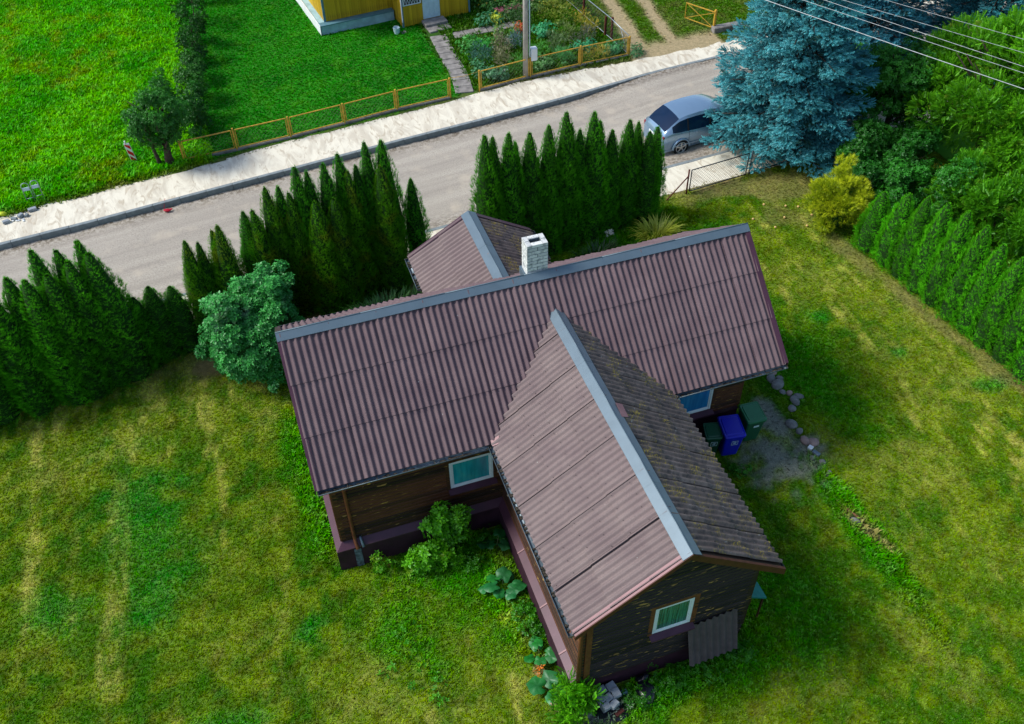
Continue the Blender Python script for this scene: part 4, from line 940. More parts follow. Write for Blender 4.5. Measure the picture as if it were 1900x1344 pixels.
def spruce(seed, H, Rb, tw=1.0):
    global rs
    rs = np.random.RandomState(seed); P, D, S, T = [], [], [], []; m = MB(); m.tube([(0, 0, -.2), (.03, .02, H*.5), (0, 0, H)], [.24, .15, .02], 9)
    z = .45
    while z < H-.2:
        L0 = Rb*(1-z/H)**.62+.1; nb = max(5, int(13*(L0/Rb)**.4))
        a0 = rs.uniform(0, 6.28)
        for b in range(nb):
            a = a0+2*PI*b/nb+rs.uniform(-.22, .22); L = L0*rs.uniform(.68, 1.12); zz = z+rs.uniform(-.16, .16); dirh = np.array([math.cos(a), math.sin(a), 0]); side = np.array([-math.sin(a), math.cos(a), 0])
            pt = lambda t_: dirh*L*t_+np.array([0, 0, zz+.12*L*t_-.26*L*t_*t_+.14*L*t_**4])
            if b % 2 == 0: m.tube([pt(0), pt(.5), pt(.97)], [.04, .025, .008], 5)
            nt_ = int(95*L/2.5*tw)+8
            for k in range(nt_):
                t_ = rs.uniform(.28, 1.0)**.8; w_ = (.10+.42*(1-t_)*min(1, t_*2.2))*L*.62+.05; sx = rs.uniform(-1, 1); p = pt(t_)+side*sx*w_+dirh*(-abs(sx)*w_*.25)+np.array([0, 0, -abs(sx)*w_*.18+rs.uniform(-.05, .04)])
                P.append(p); D.append(dirh*(.9)+side*sx*1.2+np.array([0, 0, rs.uniform(-.05, .5)])+rs.randn(3)*.22); S.append(rs.uniform(.20, .33)); T.append(.08+.62*t_+rs.uniform(-.2, .2)+.15*abs(sx))  # tone falls towards the trunk: shade of the gaps painted into the needles
        z += .30+.12*(z/H)
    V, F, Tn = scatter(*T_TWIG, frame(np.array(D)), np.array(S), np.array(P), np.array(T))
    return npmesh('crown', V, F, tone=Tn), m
def add_spruce(loc, seed, H, Rb, label, col=(1, 1, 1), tw=1.0, rz=0):
    root = empty('blue_spruce', loc, rz); tag(root, label, 'spruce'); me, m = spruce(seed, H, Rb, tw)
    o = link('crown', me, M['spruce'], root); o.color = (*col, 1); m.build('trunk', M['bark'], root); return root
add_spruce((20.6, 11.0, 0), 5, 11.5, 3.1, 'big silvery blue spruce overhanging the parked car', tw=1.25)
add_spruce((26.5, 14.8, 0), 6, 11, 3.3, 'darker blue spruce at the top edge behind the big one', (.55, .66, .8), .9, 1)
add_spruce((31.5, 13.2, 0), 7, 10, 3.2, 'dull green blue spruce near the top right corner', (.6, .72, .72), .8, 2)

# ------------------------------------------------------------------ yellow fence along the far pavement
def mesh_panel(m, a, b, z0, z1, step, r=.0035, mi=0):
    a, b = Vector(a), Vector(b); d = b-a; L = d.length; d.normalize(); h = z1-z0; k = int((L+h)/step)
    for i in range(1, k):
        s = i*step
        p0 = (min(s, L), max(0, s-L)); p1 = (max(0, s-h), min(s, h))
        m.bar(a+d*p0[0]+Vector((0, 0, z0+p0[1])), a+d*p1[0]+Vector((0, 0, z0+p1[1])), r*2, r*2, mi)
        m.bar(a+d*(L-p0[0])+Vector((0, 0, z0+p0[1])), a+d*(L-p1[0])+Vector((0, 0, z0+p1[1])), r*2, r*2, mi)
def fence_panel(root, a, b, z0=.14, z1=.92, step=.18, mat='yellowpaint', w=.035):
    a, b = Vector((*a, 0)), Vector((*b, 0)); m = MB()
    for z in (z0, z1): m.bar(a+Vector((0, 0, z)), b+Vector((0, 0, z)), w, w)
    for p in (a, b): m.bar(p+Vector((0, 0, z0)), p+Vector((0, 0, z1)), w, w)
    o = m.build('panel_frame', M[mat], root)
    m = MB(); mesh_panel(m, a, b, z0, z1, step, .0016); n = m.build('wire_netting', M['wire'], root); n['kind'] = 'stuff'
def fence(name, pts, label, cat='fence', gaps=(), h=.98, group=None):
    root = empty(name, (pts[0][0], pts[0][1], 0)); tag(root, label, cat, group); o0 = Vector((pts[0][0], pts[0][1]))
    q = [Vector(p)-o0 for p in pts]
    for i, p in enumerate(q):
        m = MB(); m.box((p.x-.035, p.y-.035, -.1), (p.x+.035, p.y+.035, h+rr.uniform(-.02, .03)), bev=.006); m.build('post', M['yellowpaint'], root)
    for i in range(len(q)-1):
        if i in gaps:
            MB().tube([(q[i].x, q[i].y, .92), (*(q[i].lerp(q[i+1], .5)), .86), (q[i+1].x, q[i+1].y, .93)], .008, 5).build('top_wire', M['yellowpaint'], root); continue
        d = (q[i+1]-q[i]).normalized(); fence_panel(root, q[i]+d*.085, q[i+1]-d*.085)
        a, b = q[i], q[i+1]; m = MB(); nn = max(1, int((b-a).length/1.1))
        for k in range(nn):
            p0, p1 = a.lerp(b, k/nn), a.lerp(b, (k+1)/nn-.008); m.bar((*p0, .03+rr.uniform(-.01, .01)), (*p1, .03+rr.uniform(-.01, .01)), .10, .12, bev=.012)
        f = m.build('footing', M['concrete'], root); f['kind'] = 'stuff'
    return root
fence('garden_fence', [(-1.95, 17.85), (.12, 17.98), (2.3, 18.15), (4.58, 18.42), (6.87, 18.72), (9.25, 18.9)], 'long yellow framed wire fence in front of the mown lawn')
fence('garden_fence', [(10.62, 19.06), (13.04, 19.38), (15.47, 19.58), (17.86, 19.68)], 'yellow framed wire fence in front of the flower garden')
MB().tube([(9.27, 18.9, .95), (9.95, 18.95, .9), (10.6, 19.06, .93)], .009, 5).build('gate_wire', M['yellowpaint'])
tag(bpy.data.objects['gate_wire'], 'thin yellow bar closing the gap at the garden path', 'gate bar')
# side fence with rusty posts along the driveway
sf = empty('side_fence', (17.85, 19.75, 0)); tag(sf, 'wire fence with rusty brown posts between garden and driveway', 'fence')
for (x, y, h) in ((-.05, 1.75, 1.05), (-.25, 2.05, 1.0), (-.42, 4.3, 1.1), (-.7, 7.5, 1.1)): MB().box((x-.045, y-.045, -.1), (x+.045, y+.045, h), bev=.005).build('post', M['rust'], sf)
m = MB(); m.tube([(0, 0, .95), (-.1, 1.9, .97), (-.42, 4.3, 1.0), (-.7, 7.5, 1.02)], .02, 6); m.build('top_rail', M['galv'], sf)
m = MB(); m.tube([(0, 0, .12), (-.42, 4.3, .12), (-.7, 7.5, .12)], .015, 6); m.tube([(-.03, .9, .95), (.0, .15, .15)], .012, 5); m.build('brace', M['galv'], sf)
m = MB(); mesh_panel(m, (0, .1, 0), (-.7, 7.5, 0), .12, .95, .2, .003); n = m.build('wire_netting', M['wire'], sf); n['kind'] = 'stuff'
# open yellow gate across the driveway
yg = empty('driveway_gate', (22.0, 20.35, 0)); tag(yg, 'short open yellow gate leaf beyond the sandy driveway', 'gate')
MB().box((.50, .12, -.1), (.60, .22, 1.05), bev=.008).build('post', M['yellowpaint'], yg)
m = MB(); m.bar((.5, .15, .95), (-.25, 1.55, .92), .04); m.bar((.5, .15, .2), (-.25, 1.55, .2), .03); m.bar((-.25, 1.55, .2), (-.25, 1.55, .95), .035); m.bar((.5, .15, .2), (-.25, 1.55, .92), .02); m.bar((.5, .15, .92), (-.25, 1.55, .2), .02); m.build('gate_leaf', M['yellowpaint'], yg)
MB().box((.45, -.1, -.05), (1.9, .25, .28), bev=.03).build('concrete_footing', M['concrete'], yg)
# dark steel gate at the near pavement
dg = empty('steel_gate', (15.55, 9.15, 0)); tag(dg, 'dark steel tube gate with wire netting beside the tall thujas', 'gate')
A, B = Vector((.12, .02, 0)), Vector((2.62, .28, 0))
m = MB(); 
for z in (.10, 1.02): m.tube([A+Vector((0, 0, z)), B+Vector((0, 0, z))], .022, 7)
for p in (A, B): m.tube([p+Vector((0, 0, .1)), p+Vector((0, 0, 1.02))], .022, 7)
m.build('gate_frame', M['darkrail'], dg)
m = MB(); mesh_panel(m, A, B, .1, 1.02, .13, .003); n = m.build('wire_netting', M['wire'], dg); n['kind'] = 'stuff'
m = MB(); m.tube([(0, 0, -.2), (0, 0, 1.08)], .032, 8); m.build('post', M['rust'], dg)
m = MB(); m.tube([(0, 0, .8), (-.85, -.1, 0)], .024, 7); m.build('brace', M['rust'], dg)
gf = empty('wire_fence', (18.35, 9.5, 0)); tag(gf, 'low dark tube fence panel under the blue spruce', 'fence')
A, B = Vector((0, 0, 0)), Vector((2.4, .25, 0)); m = MB()
m.tube([A, A+Vector((0, 0, 1.05))], .025, 7); m.tube([A+Vector((0, 0, .08)), B+Vector((0, 0, .08))], .03, 7); m.tube([A+Vector((0, 0, 1.0)), B+Vector((0, 0, 1.0))], .02, 7); m.tube([B, B+Vector((0, 0, 1.0))], .022, 7); m.build('fence_frame', M['darkrail'], gf)
m = MB(); mesh_panel(m, A, B, .08, 1.0, .13, .003); n = m.build('wire_netting', M['wire'], gf); n['kind'] = 'stuff'

# ------------------------------------------------------------------ the yellow house across the street
yh = empty('yellow_house', (5.2, 26.6, 0)); tag(yh, 'yellow vertical board house with pale blue plinth across the street', 'house')
ang = R(6.5)
yh.rotation_euler = (0, 0, ang)
def yplank(): 
    t = NT('yellow_boards'); g = t.obj(); oi = t.n('ObjectInfo')
    c = t.mix(oi.outputs['Random'], (.42, .27, .008), (.62, .40, .015)); c = t.mix(t.ramp(t.noise(t.scale(g, (14, 14, .9)), 3, 4), .52, .72), c, (.22, .13, .01))
    return t.bsdf(c, .6, 0, .3)
M['yboard'] = yplank(); M['bluetrim'] = plain('grey_blue_trim', (.10, .22, .27), .5, 0, .2, 6); M['palewall'] = plain('pale_blue_plinth', (.30, .47, .52), .8, 0, .2, 3); M['whitewall'] = plain('white_plinth', (.70, .74, .76), .8, 0, .08, 3); M['palewood'] = plain('pale_blue_door', (.50, .66, .74), .4, 0, .08, 5)
MB().box((0, 0, -.1), (3.62, 9, .42), 0).build('plinth', M['palewall'], yh)
MB().box((-.02, -.03, .42), (3.64, .35, .47), 0, bev=.01).build('plinth_ledge', M['bluetrim'], yh)
MB().prism([(-.03, -.02, -.1), (-.03, 9, -.1), (-.03, 9, .48), (-.03, -.02, .48)], (-.03, 0, 0)).build('plinth_side', M['whitewall'], yh)
MB().box((.30, .34, .4), (11.6, 9, 2.9)).build('wall', M['yboard'], yh)
ymesh = {}
def yb(x, y, z0, z1, along='x', w=.108):
    k = (round(z1-z0, 2), along)
    if k not in ymesh:
        o = MB().box((0, -.02, 0) if along == 'x' else (-.02, 0, 0), (w, 0, z1-z0) if along == 'x' else (0, w, z1-z0), bev=.004).build('board', M['yboard'], yh); ymesh[k] = o.data
    else: o = link('board', ymesh[k], None, yh)
    o.location = (x, y, z0)
i = 0
for k in range(30): yb(.33+k*.111, .335, .475, 1.62)
for k in range(16): yb(.295, .36+k*.111, .475, 2.6, 'y')
MB().box((.25, .30, .42), (.36, .36, 2.8), bev=.008).build('corner_board', M['bluetrim'], yh)
MB().box((.36, .30, 1.62), (3.66, .36, 1.70), bev=.006).build('belt_board', M['bluetrim'], yh)
MB().box((1.3, .26, 1.72), (2.5, .33, 2.5), bev=.01).build('shutter', plain('blue_shutter', (.10, .28, .5), .5), yh)
MB().box((.36, .31, 1.70), (1.29, .334, 2.7)).build('panel', plain('ochre_panel', (.45, .24, .03), .6), yh)
MB().box((.55, .295, 1.78), (.68, .312, 1.92), bev=.03).build('ornament', M['red'], yh)
# porch block of the yellow house
PXa, PXb, PYf = 3.68, 7.15, -1.02
MB().box((PXa+.02, PYf+.03, -.1), (PXb-.02, .34, 2.75)).build('porch_wall', M['yboard'], yh)
for k in range(9): yb(PXa+.06+k*.111, PYf+.025, .05, 1.0)
for k in range(13): yb(5.62+k*.111, PYf+.025, .05, 1.0)
for k in range(10): yb(PXa+.015, PYf+.08+k*.12, .3, 2.4, 'y')
for x in (PXa-.01, PXb-.06): MB().box((x, PYf-.02, 0), (x+.08, PYf+.06, 2.7), bev=.006).build('corner_board', M['bluetrim'], yh)
MB().tube([(PXa-.02, PYf-.08, 2.6), (PXa-.02, PYf-.08, .42), (PXa-.06, PYf-.2, .34)], .035, 8).build('downpipe', M['galv'], yh)
def ywin(x0, x1, z0, z1, name='window'):
    m = MB(); t_ = .05
    for lo, hi in (((x0, PYf-.01, z0), (x0+t_, PYf+.03, z1)), ((x1-t_, PYf-.01, z0), (x1, PYf+.03, z1)), ((x0+t_, PYf-.01, z0), (x1-t_, PYf+.03, z0+t_)), ((x0+t_, PYf-.01, z1-t_), (x1-t_, PYf+.03, z1))): m.box(lo, hi)
    n = 6; dx = (x1-x0-2*t_)/n
    for k in range(n+1):
        xx = x0+t_+dx*k; m.bar((xx, PYf-.005, z0+t_), (min(xx+dx*.5, x1-t_), PYf-.005, z0+.30), .02, .015); m.bar((xx, PYf-.005, z0+t_), (max(xx-dx*.5, x0+t_), PYf-.005, z0+.30), .02, .015)
    m.bar((x0+t_, PYf-.005, z0+.31), (x1-t_, PYf-.005, z0+.31), .02, .02); m.bar(((x0+x1)/2, PYf-.005, z0+.3), ((x0+x1)/2, PYf-.005, z1), .03, .02)
    w = m.build(name, M['white'], yh); MB().box((x0+t_, PYf+.004, z0+t_), (x1-t_, PYf+.012, z1-t_)).build('pane', plain('dark_glass', (.01, .015, .03), .1, 0, .1, 5, .6), w); return w
ywin(PXa+.08, 4.68, 1.03, 2.2); ywin(5.66, 6.95, 1.03, 2.2)
m = MB(); m.box((4.74, PYf-.02, .22), (5.60, PYf+.03, 2.25)); d = m.build('door', M['palewood'], yh)
for x in (4.82, 5.08, 5.34): MB().box((x, PYf-.035, .32), (x+.19, PYf-.018, 1.0), bev=.006).build('door_panel', M['palewood'], d)
MB().box((4.84, PYf-.03, 1.18), (5.50, PYf-.022, 2.0)).build('pane', plain('door_glass', (.03, .04, .09), .15, 0, .2, 30), d)
m = MB()
for k in range(4): m.bar((4.84+.165*k, PYf-.036, 1.18), (4.84+.165*(k+.5), PYf-.036, 1.42), .02, .01); m.bar((4.84+.165*(k+1), PYf-.036, 1.18), (4.84+.165*(k+.5), PYf-.036, 1.42), .02, .01)
m.build('door_lattice', M['white'], d)
MB().box((5.50, PYf-.07, 1.05), (5.55, PYf-.02, 1.09)).build('door_handle', M['galv'], d)
m = MB(); m.prism([(-.5, -.4, 2.85), (12.2, -.4, 2.85), (12.2, 4.7, 5.6), (-.5, 4.7, 5.6)], (0, 0, .1)); m.prism([(-.5, 9.8, 2.85), (12.2, 9.8, 2.85), (12.2, 4.71, 5.6), (-.5, 4.71, 5.6)], (0, 0, .1)); m.build('roof', M['roof_old'], yh)
st = empty('door_steps', (4.62, -2.4, 0), 0, yh); 
for k, (y0, y1, z) in enumerate(((.75, 1.36, .20), (.25, .75, .08))): MB().box((0, y0, -.1), (1.12, y1, z), bev=.02).build('step', M['concrete'], st)
MB().box((PXa-.25, PYf-.55, 0), (PXa-.02, PYf-.30, .02)).build('bucket_pad', M['concrete'], yh)
m = MB(); n0 = 12
m.tube([(0, 0, 0), (0, 0, .30)], [.12, .16], 14, caps=False); m.tube([(0, 0, .004), (0, 0, .012)], .118, 14); m.tube([(.158*math.cos(a), .158*math.sin(a), .30) for a in np.linspace(0, 2*PI, 15)], .008, 5)
bk = m.build('bucket', M['palewood'], None, (8.55, 25.55, .0)); tag(bk, 'pale blue bucket on the grass under the yellow house downpipe', 'bucket')
MB().tube([(-.16, 0, .29), (-.08, 0, .40), (.08, 0, .40), (.16, 0, .29)], .006, 5).build('handle', M['galv'], bk)
# concrete garden path: slabs
pth = empty('garden_path', (0, 0, 0)); tag(pth, kind='structure'); 
L1 = [(10.3, 24.6), (10.25, 23.4), (10.2, 22.2), (10.2, 21.2), (10.12, 20.2), (9.95, 19.1)]
for (x0, y0), (x1, y1) in zip(L1, L1[1:]):
    n = 2
    for k in range(n):
        p, q = Vector((x0, y0, .02)).lerp(Vector((x1, y1, .02)), k/n), Vector((x0, y0, .02)).lerp(Vector((x1, y1, .02)), (k+1)/n-.03)
        MB().bar(p, q, .78, .07, bev=.015).build('path_slab', M['concrete'], pth)
for k in range(6): MB().bar((11.0+k*.56, 24.35+k*.02, .02), (11.52+k*.56, 24.37+k*.02, .02), .6, .06, bev=.015).build('path_slab', M['concrete'], pth)
for k in range(4): MB().bar((14.5+k*.35, 25.0+k*.75, .02), (14.8+k*.35, 25.6+k*.75, .02), .6, .06, bev=.015).build('path_slab', M['concrete'], pth)

# ------------------------------------------------------------------ utility pole, meter box and cables
up_ = empty('utility_pole', (12.85, 19.45, 0)); tag(up_, 'grey concrete utility pole with meter box inside the flower garden fence', 'pole')
m = MB(); m.tube([(0, 0, -.3), (0, 0, 7.6)], [.125, .085], 12); m.build('pole', plain('pole_concrete', (.40, .38, .34), .9, 0, .2, 4), up_)
m = MB(); m.tube([(.17, -.04, .75), (.165, -.04, 3.6), (.14, -.04, 5)], .028, 8); m.build('conduit', M['palewood'], up_)
m = MB(); m.box((.22, -.14, .80), (.50, .10, 1.38), bev=.02); bx = m.build('meter_box', M['white'], up_); MB().box((.16, -.05, 1.0), (.22, .03, 1.15)).build('bracket', M['galv'], up_); MB().box((.24, -.147, .84), (.48, -.141, 1.34), bev=.003).build('box_door', M['signwhite'], bx)
MB().box((-.7, -.06, 6.9), (1.6, .06, 7.0), bev=.01).build('crossarm', M['galv'], up_)
for x in (-.4, .15, .5, .9, 1.4): MB().tube([(x, 0, 7.0), (x, 0, 7.12)], .03, 8).build('insulator', M['white'], up_)
up2 = empty('utility_pole', (28.3, -12.5, 0)); tag(up2, 'utility pole beyond the right picture edge carrying the cables', 'pole')
MB().tube([(0, 0, -.3), (0, 0, 7.6)], [.125, .085], 12).build('pole', M['concrete'], up2)
MB().box((-1.5, -.06, 6.9), (3.6, .06, 7.0), bev=.01).build('crossarm', M['galv'], up2)
WR = [((17.63, 9.37), (21.55, 1.78)), ((18.77, 8.94), (22.17, 2.53)), ((19.42, 8.69), (22.43, 2.84)), ((19.99, 8.47), (23.00, 3.54)), ((21.28, 7.98), (23.58, 4.24))]
WN = ['thickest overhead cable, lowest of the five over the trees', 'second overhead cable from the bottom of the five', 'middle one of the five overhead cables', 'second overhead cable from the top of the five', 'topmost of the five overhead cables at the right corner']
for i, (a, b) in enumerate(WR):
    a, b = Vector(a), Vector(b); d = (b-a); pts = []
    for t_ in np.linspace((19.45-a.y)/d.y, (-12.5-a.y)/d.y, 25):
        p = a+d*t_; s = (p.y-5.2)/15.8; pts.append((p.x, p.y, 6.98+.22*s*s-.0))
    o = MB().tube(pts, (.011, .007, .007, .006, .006)[i], 5).build('overhead_cable', M['cable']); tag(o, WN[i], 'cable', 'overhead cables')

# ------------------------------------------------------------------ road works: beacon, stands, rubble
def beacon(x, y):
    root = empty('warning_beacon', (x, y, 0), R(-14)); root.rotation_euler = (R(4), R(-5), R(-14)); tag(root, 'red and white striped warning board leaning in the meadow', 'warning board')
    m = MB(); m.box((-.19, -.12, 0), (.19, .12, .07), bev=.02); m.build('base', M['concrete'], root)
    m = MB(); m.box((-.11, -.018, .10), (.11, .018, .95), bev=.01); m.tube([(0, 0, .06), (0, 0, .12)], .02, 8); b = m.build('board', M['signwhite'], root)
    m = MB(); w = .095
    def stripe(z):
        pts = [(-w, z+.0), (w, z-.19), (w, z+.0), (-w, z+.19)]
        pts = [(px, min(max(pz, .13), .92)) for px, pz in pts]; m.prism([(px, -.0195, pz) for px, pz in pts], (0, -.002, 0))
    for z in (.84, .50): stripe(z)
    m.prism([(-w, -.0195, .29-.08), (w, -.0195, .13), (-w, -.0195, .13)], (0, -.002, 0)) ; stripe(.20)
    m.build('stripe', M['redwhite_red'], b); MB().tube([(-.03, 0, .95), (-.03, 0, 1.06)], [.035, .025], 8).build('lamp_bracket', M['signwhite'], root)
beacon(-3.79, 18.46)
def stand(x, y, rz, lab):
    root = empty('tubular_stand', (x, y, 0), rz); tag(root, lab, 'stand', 'tubular stands in the grass'); m = MB()
    arc = [(-.13, 0, 0), (-.13, 0, .78)]+[(.13*math.cos(a), 0, .78+.13*math.sin(a)) for a in np.linspace(PI*.85, PI*.15, 6)]+[(.13, 0, .78), (.13, 0, 0)]
    m.tube(arc, .016, 7); m.tube([(-.13, 0, .25), (.13, 0, .25)], .012, 6); m.build('hoop', M['galv'], root)
    MB().box((-.12, -.01, .58), (.12, .01, .72), bev=.004).build('plate', M['palewood'], root)
stand(-7.62, 16.98, .1, 'left of two bent steel tube stands by the pavement'); stand(-7.3, 17.05, .15, 'right of two bent steel tube stands by the pavement')
def block(x, y, s, rz, lab, mat='paver', cat='paving stone', grp=None, z=.02):
    m = MB(); m.box((-s[0]/2, -s[1]/2, 0), (s[0]/2, s[1]/2, s[2]), bev=.01); o = m.build('paving_stone', M[mat], None, (x, y, z), rz); tag(o, lab, cat, grp); return o
g = 'loose paving stones at the left edge'
block(-8.5, 16.02, (.24, .14, .1), .3, 'pale loose paving stone nearest the left edge on the pavement', 'paver', grp=g); block(-8.22, 16.1, (.22, .12, .1), -.4, 'dark loose paving stone second from the left on the pavement', 'kerb', grp=g); block(-8.0, 16.22, (.2, .14, .12), .8, 'loose paving stone tilted against its neighbour', 'paver', grp=g); block(-7.8, 16.2, (.16, .12, .08), 1.2, 'small dark broken paving stone in the pile', 'kerb', grp=g); block(-7.6, 16.5, (.3, .16, .1), .25, 'largest loose paving stone on the pavement edge, set apart', 'paver', grp=g)
m = MB()
for k in range(6): m.blob((rr.uniform(-.3, .3), rr.uniform(-.1, .1), .03), (.06, .04, .03), k, 1)
o = m.build('rubble', M['signwhite'], None, (-8.15, 16.0, 0)); tag(o, 'white crumpled wrappers among the loose paving stones', 'litter', kind='stuff')
m = MB(); m.blob((0, 0, .04), (.11, .05, .03), 2, 2, .6); m.blob((.14, .05, .03), (.06, .03, .02), 3, 2, .6); m.tube([(-.1, .1, .02), (0, .45, .2), (.02, .5, .24)], .008, 5); o = m.build('barrier_tape', M['red'], None, (-2.9, 15.0, -.17)); tag(o, 'crumpled pink red tape lying against the kerb', 'tape')
m = MB(); m.blob((0, 0, .08), (.12, .1, .08), 4, 2, .3); o = m.build('yellow_bag', plain('yellow_plastic', (.5, .6, .02), .5), None, (-8.6, 16.55, 0)); tag(o, 'small yellow bag in the grass at the left edge', 'bag')
m = MB(); m.tube([(0, 0, 0), (0, 0, .8)], [.26, .29], 16); m.tube([(0, 0, .25), (0, 0, .28)], .285, 16); m.tube([(0, 0, .8), (0, 0, .83)], .30, 16); o = m.build('blue_barrel', M['bluebin'], None, (22.8, 24.5, 0)); tag(o, 'blue barrel at the top edge beyond the driveway', 'barrel')

# ------------------------------------------------------------------ wheelie bins
def wheelie(x, y, rz, w, d, h, body, lid, lab, sticker, lx=0):
    root = empty('wheelie_bin', (x, y, 0), rz); tag(root, lab, 'bin', 'wheelie bins by the house')
    def ring(z, ww, dd, yo=0, n=5, r=.05):
        out = []
        for cx, cy, a0 in ((ww/2-r, dd/2-r, 0), (-ww/2+r, dd/2-r, PI/2), (-ww/2+r, -dd/2+r, PI), (ww/2-r, -dd/2+r, 1.5*PI)):
            for k in range(n): a = a0+k*PI/2/(n-1); out.append((cx+r*math.cos(a), cy+r*math.sin(a)+yo, z))
        return out
    m = MB(); L0 = [ring(.05, w*.78, d*.66, .04), ring(h*.84, w*.94, d*.88, .0), ring(h*.845, w*1.0, d*.95), ring(h*.90, w*1.0, d*.95)]
    loft(m, L0); m.bm.faces.new([m.bm.verts.new(p) for p in L0[0]][::-1]); m.bm.faces.new([m.bm.verts.new(p) for p in L0[3]])
    m.box((-w*.42, d*.40, h*.55), (-w*.36, d*.47, h*.88)); m.box((w*.36, d*.40, h*.55), (w*.42, d*.47, h*.88)); m.build('body', M[body], root)
    m = MB(); tl = lambda P_, k: [(px, py, pz+k*(py+d/2)/d) for px, py, pz in P_]
    L1 = [tl(ring(h*.902, w*1.04, d*1.03, 0, 5, .06), .07), tl(ring(h*.94, w*1.04, d*1.03, 0, 5, .06), .07), tl(ring(h*.958, w*.97, d*.93, .0, 5, .06), .08), tl(ring(h*.95, w*.84, d*.78, .0, 5, .05), .08), tl(ring(h*.965, w*.80, d*.72, .0, 5, .05), .09)]
    loft(m, L1); m.bm.faces.new([m.bm.verts.new(p) for p in L1[0]][::-1]); m.bm.faces.new([m.bm.verts.new(p) for p in L1[-1]])
    m.build('lid', M[lid], root)
    m = MB(); m.tube([(-w*.42, d*.56, h*.93), (w*.42, d*.56, h*.93)], .018, 8); m.tube([(-w*.3, d*.44, h*.91), (-w*.3, d*.56, h*.93)], .016, 6); m.tube([(w*.3, d*.44, h*.91), (w*.3, d*.56, h*.93)], .016, 6); m.build('handle', M[body], root)
    for s in (-1, 1): MB().tube([(s*w*.40, d*.42, .1), (s*w*.48, d*.42, .1)], .1, 16).build('wheel', M['rubber'], root)
    m = MB(); zz = h*.66; yy = -d*.408; sl = (d*.88-d*.66)/2/(h*.79)
    if sticker == 'plain': m.prism([(lx-.07, -d*.452, h*.755), (lx+.09, -d*.452, h*.755), (lx+.09, -d*.443, h*.68), (lx-.07, -d*.443, h*.68)], (0, -.004, 0))
    else:
        s = .085; P_ = lambda u, v_: (lx+u*s, -d*.432-.003+(h*.68-(h*.68+v_*s))*sl*-0-.006+(-v_*s)*sl, h*.66+v_*s)
        for a, b in (((-1, -1), (1, -1)), ((1, -1), (1, 1)), ((1, 1), (-1, 1)), ((-1, 1), (-1, -1)), ((-.5, .4), (.5, .4)), ((-.5, 0), (.5, 0)), ((-.5, -.4), (.4, -.4))): m.bar(P_(*a), P_(*b), .010, .006)
    m.build('label', M['label'], root)
wheelie(11.92, -2.10, R(-3), .56, .66, 1.06, 'greenbin', 'greenlid', 'large green bin with a white sticker, rightmost of the three', 'plain', .0)
wheelie(11.13, -2.36, R(-9), .58, .74, 1.06, 'bluebin', 'bluebin', 'bright blue bin standing in the middle of the three', 'lines', .02)
wheelie(10.63, -2.24, R(-14), .46, .52, .93, 'darkgreenbin', 'greenbin', 'smallest dark green bin beside the blue window', 'lines', .02)

# ------------------------------------------------------------------ stones along the old bed
SP_ = [(13.86, -.17, .13, 1), (13.70, -.36, .20, 0), (13.95, -.42, .13, 0), (13.76, -.62, .22, 0), (13.74, -.92, .12, 0), (13.90, -1.05, .14, 1), (13.9, -1.35, .2, 0), (14.1, -1.25, .17, 0), (13.67, -1.6, .15, 0), (13.34, -2.15, .20, 0), (13.40, -2.45, .14, 0), (13.37, -2.80, .17, 1), (13.56, -2.92, .19, 1), (13.24, -3.42, .11, 0), (13.42, -3.62, .13, 0), (13.36, -4.05, .15, 0), (13.16, -5.66, .17, 0)]
SN = ['small pinkish stone at the house end of the row', 'large grey stone second in the row by the right corner', 'small grey stone beside the large one in the row', 'biggest grey fieldstone near the right house corner', 'small dark stone below the biggest fieldstone', 'pale pink stone in the upper cluster of the row', 'flat mossy grey stone on the outer side of the row', 'grey stone at the far outer side of the row', 'lowest stone of the upper cluster', 'dark flat stone alone right of the green bin', 'small grey stone above the two pink ones', 'left of the two round pink stones by the gravel', 'right of the two round pink stones by the gravel', 'small stone just below the white rubble', 'grey stone at the lower end of the white rubble', 'buried pale stone at the start of the weedy strip', 'single pale stone in the middle of the weedy strip']
for i, (x, y, r, pk) in enumerate(SP_):
    m = MB(); m.blob((0, 0, r*.16), (r*.92, r*.74, r*.55), 70+i, 2, .16); o = m.build('fieldstone', M['stone_pink' if pk else 'stone'], None, (x, y, 0), i*1.3); tag(o, SN[i], 'stone', 'stones along the right side of the house')
    for p in o.data.polygons: p.use_smooth = True
m = MB(); m.box((-.07, -.13, 0), (.07, .0, .09), bev=.01, M=Matrix.Rotation(.5, 4, 'Z')); o = m.build('white_rubble', M['signwhite'], None, (13.32, -3.05, .02)); tag(o, 'white broken block under the round pink stones', 'rubble')
m = MB(); m.box((-.06, -.16, 0), (.06, .06, .08), bev=.01, M=Matrix.Rotation(.4, 4, 'Z')); o = m.build('glass_shard', M['ridge'], None, (13.38, -3.28, .02)); tag(o, 'bluish broken block next to the white one', 'rubble')
# concrete blocks under the spruce
for i, (x, y, s, r_, lab) in enumerate(((21.0, 8.2, (.5, .22, .16), .7, 'grey concrete block under the spruce, left one'), (21.45, 7.95, (.5, .2, .14), .15, 'grey concrete block under the spruce, middle one'), (21.35, 7.0, (.45, .22, .14), .8, 'grey concrete block above the golden bush'))):
    block(x, y, s, r_, lab, 'stone', 'concrete block', 'concrete blocks under the spruce')
